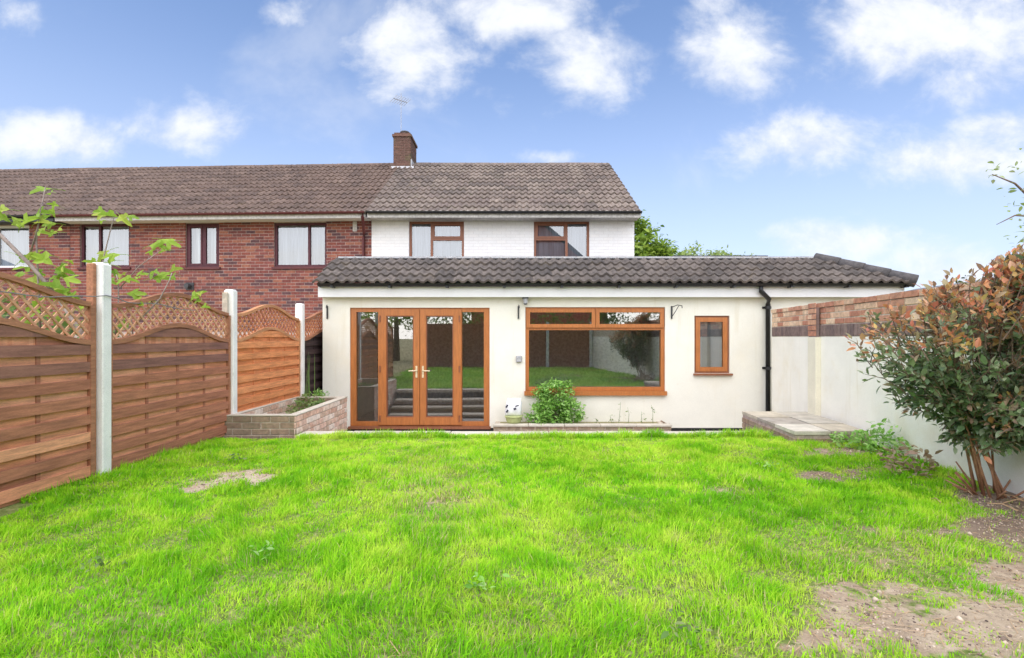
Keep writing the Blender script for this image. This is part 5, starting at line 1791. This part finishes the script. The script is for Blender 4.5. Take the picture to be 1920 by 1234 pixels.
# trees beyond the roofs
t1 = leafy('dense_tree', 'dense green tree beside the end wall of the white house', 'tree', 9000, [(5.2, 22, 4.7, 1.25, 1.3, 1.55), (6.1, 22, 3.9, 1.1, 1.2, 1.1), (4.6, 22, 4.6, 1.2, 1.2, 1.9), (6.8, 22.2, 3.5, .6, .8, .9)], .22, 'tree_leaf', (5.2, 22, -.5),
           [([(5.2, 22, -.5), (5.2, 22, 2.5), (5.25, 22, 4.5)], [.22, .16, .06]), ([(5.2, 22, 2.2), (6.2, 22, 3.6)], [.1, .03]), ([(5.2, 22, 2.2), (4.4, 22, 4)], [.1, .03])], seed=20, clump=(130, .24))
t2 = leafy('pale_tree', 'pale sparse tree rising behind the extension roof', 'tree', 4200, [(10.0, 27, 4.9, 1.3, 1.2, 1.0), (11.6, 27, 4.6, 1.3, 1.2, .9), (9.0, 27, 4.4, 1.0, 1, .9)], .19, 'pale_tree_leaf', (10.4, 27, -.5),
           [([(10.4, 27, -.5), (10.4, 27, 2.5), (10.5, 27, 4.6)], [.2, .14, .04]), ([(10.4, 27, 2.5), (11.8, 27, 4.8), (12.6, 27, 5.2)], [.09, .04, .01]), ([(10.4, 27, 2.5), (9.2, 27, 4.6)], [.09, .03])], seed=22, clump=(70, .22))
t3 = leafy('street_tree', 'sparse tree whose leafy twigs hang at the picture edge above the shrub', 'tree', 300, [(5.55, 5.6, 2.75, .35, .4, .38), (5.9, 5.6, 2.5, .4, .4, .5)], .06, 'pale_tree_leaf', (6.6, 5.8, 0),
           [([(6.6, 5.8, 0), (6.6, 5.8, 1.6), (6.5, 5.8, 2.8)], [.07, .05, .03]), ([(6.55, 5.8, 1.9), (6.0, 5.7, 2.5), (5.5, 5.6, 2.85), (5.25, 5.6, 2.95)], [.03, .018, .01, .004]), ([(6.0, 5.7, 2.5), (5.5, 5.6, 2.5), (5.3, 5.6, 2.4)], [.015, .008, .003])], seed=24, clump=(16, .09))
t4 = leafy('conifer', 'small dark evergreen top showing over the brick wall beyond the shrub', 'tree', 500, [(9.0, 10.2, 2.15, .22, .22, .28), (9.0, 10.2, 1.6, .4, .4, .5)], .08, 'dark_leaf', (9.0, 10.2, 0), [([(9.0, 10.2, 0), (9.0, 10.2, 2.0)], [.06, .02])], seed=26)
t5 = leafy('rear_tree', 'green tree behind the rear boundary of the garden', 'tree', 2600, [(-6.5, -9, 3.2, 1.8, 1.6, 1.7), (-4.8, -9.5, 2.6, 1.4, 1.3, 1.2)], .18, 'tree_leaf', (-6, -9, -.1), [([(-6, -9, -.1), (-6, -9, 2.5)], [.2, .1])], seed=28, clump=(80, .25))

leafy('rear_tree', 'bushy green tree behind the rear fence in line with the patio door', 'tree', 4200, [(-1.5, -7, 2.6, 1.6, 1.2, 1.4), (.8, -7.2, 2.3, 1.5, 1.2, 1.2), (-3.4, -7.2, 2.4, 1.3, 1.2, 1.3)], .17, 'tree_leaf', (-1, -7, -.1), [([(-1, -7, -.1), (-1, -7, 2.2)], [.15, .07])], seed=33, clump=(130, .25))
leafy('rear_tree', 'olive tree behind the rear fence in line with the big window', 'tree', 4200, [(3.2, -7.4, 2.5, 1.6, 1.2, 1.3), (5.6, -7.2, 2.6, 1.6, 1.2, 1.4), (7.8, -7.2, 2.4, 1.4, 1.2, 1.3)], .17, 'weed_leaf', (4.5, -7, -.1), [([(4.5, -7.2, -.1), (4.5, -7.2, 2.2)], [.15, .07])], seed=34, clump=(130, .25))

# neighbour's outbuilding past the wall
sh = thing('outbuilding', 'grey felt roofed outbuilding just beyond the brick topped wall', 'building', (5.2, 5, -.02))
m = MB()
A0, A1, B0, B1 = (WX(6.62) + .30, 6.62), (WX(6.70) + 1.22, 6.70), (WX(3.2) + .30, 3.2), (WX(3.2) + 1.22, 3.2)
C0, C1 = (A1[0] + 1.0, 6.78), (B1[0] + 1.0, 3.2)
za, zb = 1.60, 1.80
for (p, q, r_, q2, z0, z1) in ((A0, A1, B1, B0, za, zb), (A1, C0, C1, B1, zb, za)):
    vs = [(p[0], p[1], z0), (q[0], q[1], z1), (r_[0], r_[1], z1), (q2[0], q2[1], z0)]
    m.add([(x, y, z - .05) for x, y, z in vs] + vs, [(0, 1, 2, 3), (7, 6, 5, 4), (0, 1, 5, 4), (1, 2, 6, 5), (2, 3, 7, 6), (3, 0, 4, 7)])
m.build('roof', 'slate', sh)
m = MB()
m.add([(A0[0] + .06, 6.55, -.05), (C0[0] - .06, 6.7, -.05), (C1[0] - .06, 3.3, -.05), (B0[0] + .06, 3.3, -.05), (A0[0] + .06, 6.55, za - .06), (C0[0] - .06, 6.7, za - .06), (C1[0] - .06, 3.3, za - .06), (B0[0] + .06, 3.3, za - .06)],
      [(0, 1, 5, 4), (1, 2, 6, 5), (2, 3, 7, 6), (3, 0, 4, 7), (4, 5, 6, 7)])
m.build('wall', 'pale_mortar', sh)

# ------------------------------------------------------------------ sack and pot on the planter
t_ = thing('plant_pot', 'squat pale green pot under the white sack on the low planter', 'pot', at(963, 792, 8.33))
c = Vector((px2x(963, 8.36), 8.36, LT + .036))
m = MB(); m.tube([c, c + Vector((0, 0, .02)), c + Vector((0, 0, .085)), c + Vector((0, 0, .10))], [.10, .115, .135, .145], 14); m.build('bowl', 'pot_green', t_)
m = MB(); m.tube([c + Vector((0, 0, .10)), c + Vector((0, 0, .112))], [.15, .15], 14); m.build('rim', 'pot_green', t_)
t_ = thing('white_sack', 'crumpled white sack with dark print leaning above the green pot', 'sack', c + Vector((0, 0, .11)))
m = MB()
N1, N2 = 12, 9
for j in range(N2 + 1):
    f = j / N2
    hw = .135 * (1 - .25 * (f - .4) ** 2) * (1 if f < .85 else .9)
    hd = .075 * math.sin(PI * min(1, .12 + f * .86)) + .012
    for i in range(N1):
        a = 2 * PI * i / N1
        sg = lambda q: math.copysign(abs(q) ** .7, q)
        m.v.append((c.x - .01 + hw * sg(math.cos(a)) + random.uniform(-.008, .008) + .02 * f, c.y + .03 + hd * sg(math.sin(a)) + random.uniform(-.006, .006) + .05 * f, c.z + .114 + .27 * f + random.uniform(-.006, .006) + (.02 * math.cos(a * 2) if f > .9 else 0)))
for j in range(N2):
    for i in range(N1):
        m.f.append((j * N1 + i, j * N1 + (i + 1) % N1, (j + 1) * N1 + (i + 1) % N1, (j + 1) * N1 + i)); m.mi.append(0)
m.f.append(tuple(range(N1))[::-1]); m.mi.append(0)
m.f.append(tuple(range(N2 * N1, (N2 + 1) * N1))); m.mi.append(0)
shade_smooth(m.build('bag', 'sack', t_))
for (dx, dz, ww, hh, rot_) in ((-.11, .20, .014, .055, .6), (-.105, .12, .014, .05, .5), (.02, .16, .022, .035, -.4), (.055, .21, .03, .02, -.3)):
    m = MB()
    mx = Matrix.Translation((c.x + dx, c.y - .066 + (.02 if dx < 0 else 0), c.z + .114 + dz - .04)) @ Matrix.Rotation(rot_, 4, 'Y')
    m.box(-ww, ww, -.003, .003, -hh / 2, hh / 2, mx=mx); m.build('print_mark', 'ink', t_)

# ================================================================== BEHIND THE VIEWPOINT (seen only in the glass)
bf = thing('rear_fence', 'dark brown boarded fence across the rear of the garden', 'fence', (0, -1.9, 0))
for k in range(11):
    m = MB(); m.box(-3.62, 3.0, -1.93 + (k % 2) * .012, -1.915 + (k % 2) * .012, .02 + k * .15, .02 + k * .15 + .155); m.build('board', 'board_dark', bf)
for k in range(5):
    x = -3.6 + k * 1.65
    m = MB(); m.box(x - .05, x + .05, -1.9, -1.8, 0, 1.75); m.build('post', 'post_concrete', bf)
gh = thing('gable_house', 'red brick house with a steep gable standing behind the garden', 'house', (2, -22, -.1))
m = MB()
m.add([(-3, -20, -.1), (7, -20, -.1), (7, -20, 7.2), (2, -20, 11.6), (-3, -20, 7.2), (-3, -28, -.1), (7, -28, -.1), (7, -28, 7.2), (2, -28, 11.6), (-3, -28, 7.2)],
      [(1, 0, 4, 3, 2), (5, 6, 7, 8, 9), (0, 5, 9, 4), (6, 1, 2, 7)])
m.build('wall', 'gable_brick', gh)
m = MB()
for sx in (-1, 1):
    x = 2 + sx * 5.5
    m.add([(2, -19.7, 11.75), (x, -19.7, 6.9), (x, -28.3, 6.9), (2, -28.3, 11.75), (2, -19.7, 11.95), (x, -19.7, 7.1), (x, -28.3, 7.1), (2, -28.3, 11.95)], [(0, 1, 2, 3), (4, 5, 6, 7), (0, 1, 5, 4), (2, 3, 7, 6), (1, 2, 6, 5)])
m.build('roof', 'slate', gh)
for k in (0, 1):
    m = MB(); m.box(.2 + k * 2.4, 1.4 + k * 2.4, -20.02, -19.96, 4.2, 5.5); wn = m.build('window', 'white_frame', gh)
    pane(wn, .3 + k * 2.4, 1.3 + k * 2.4, 4.3, 5.4, -19.95, 'upper_glass')
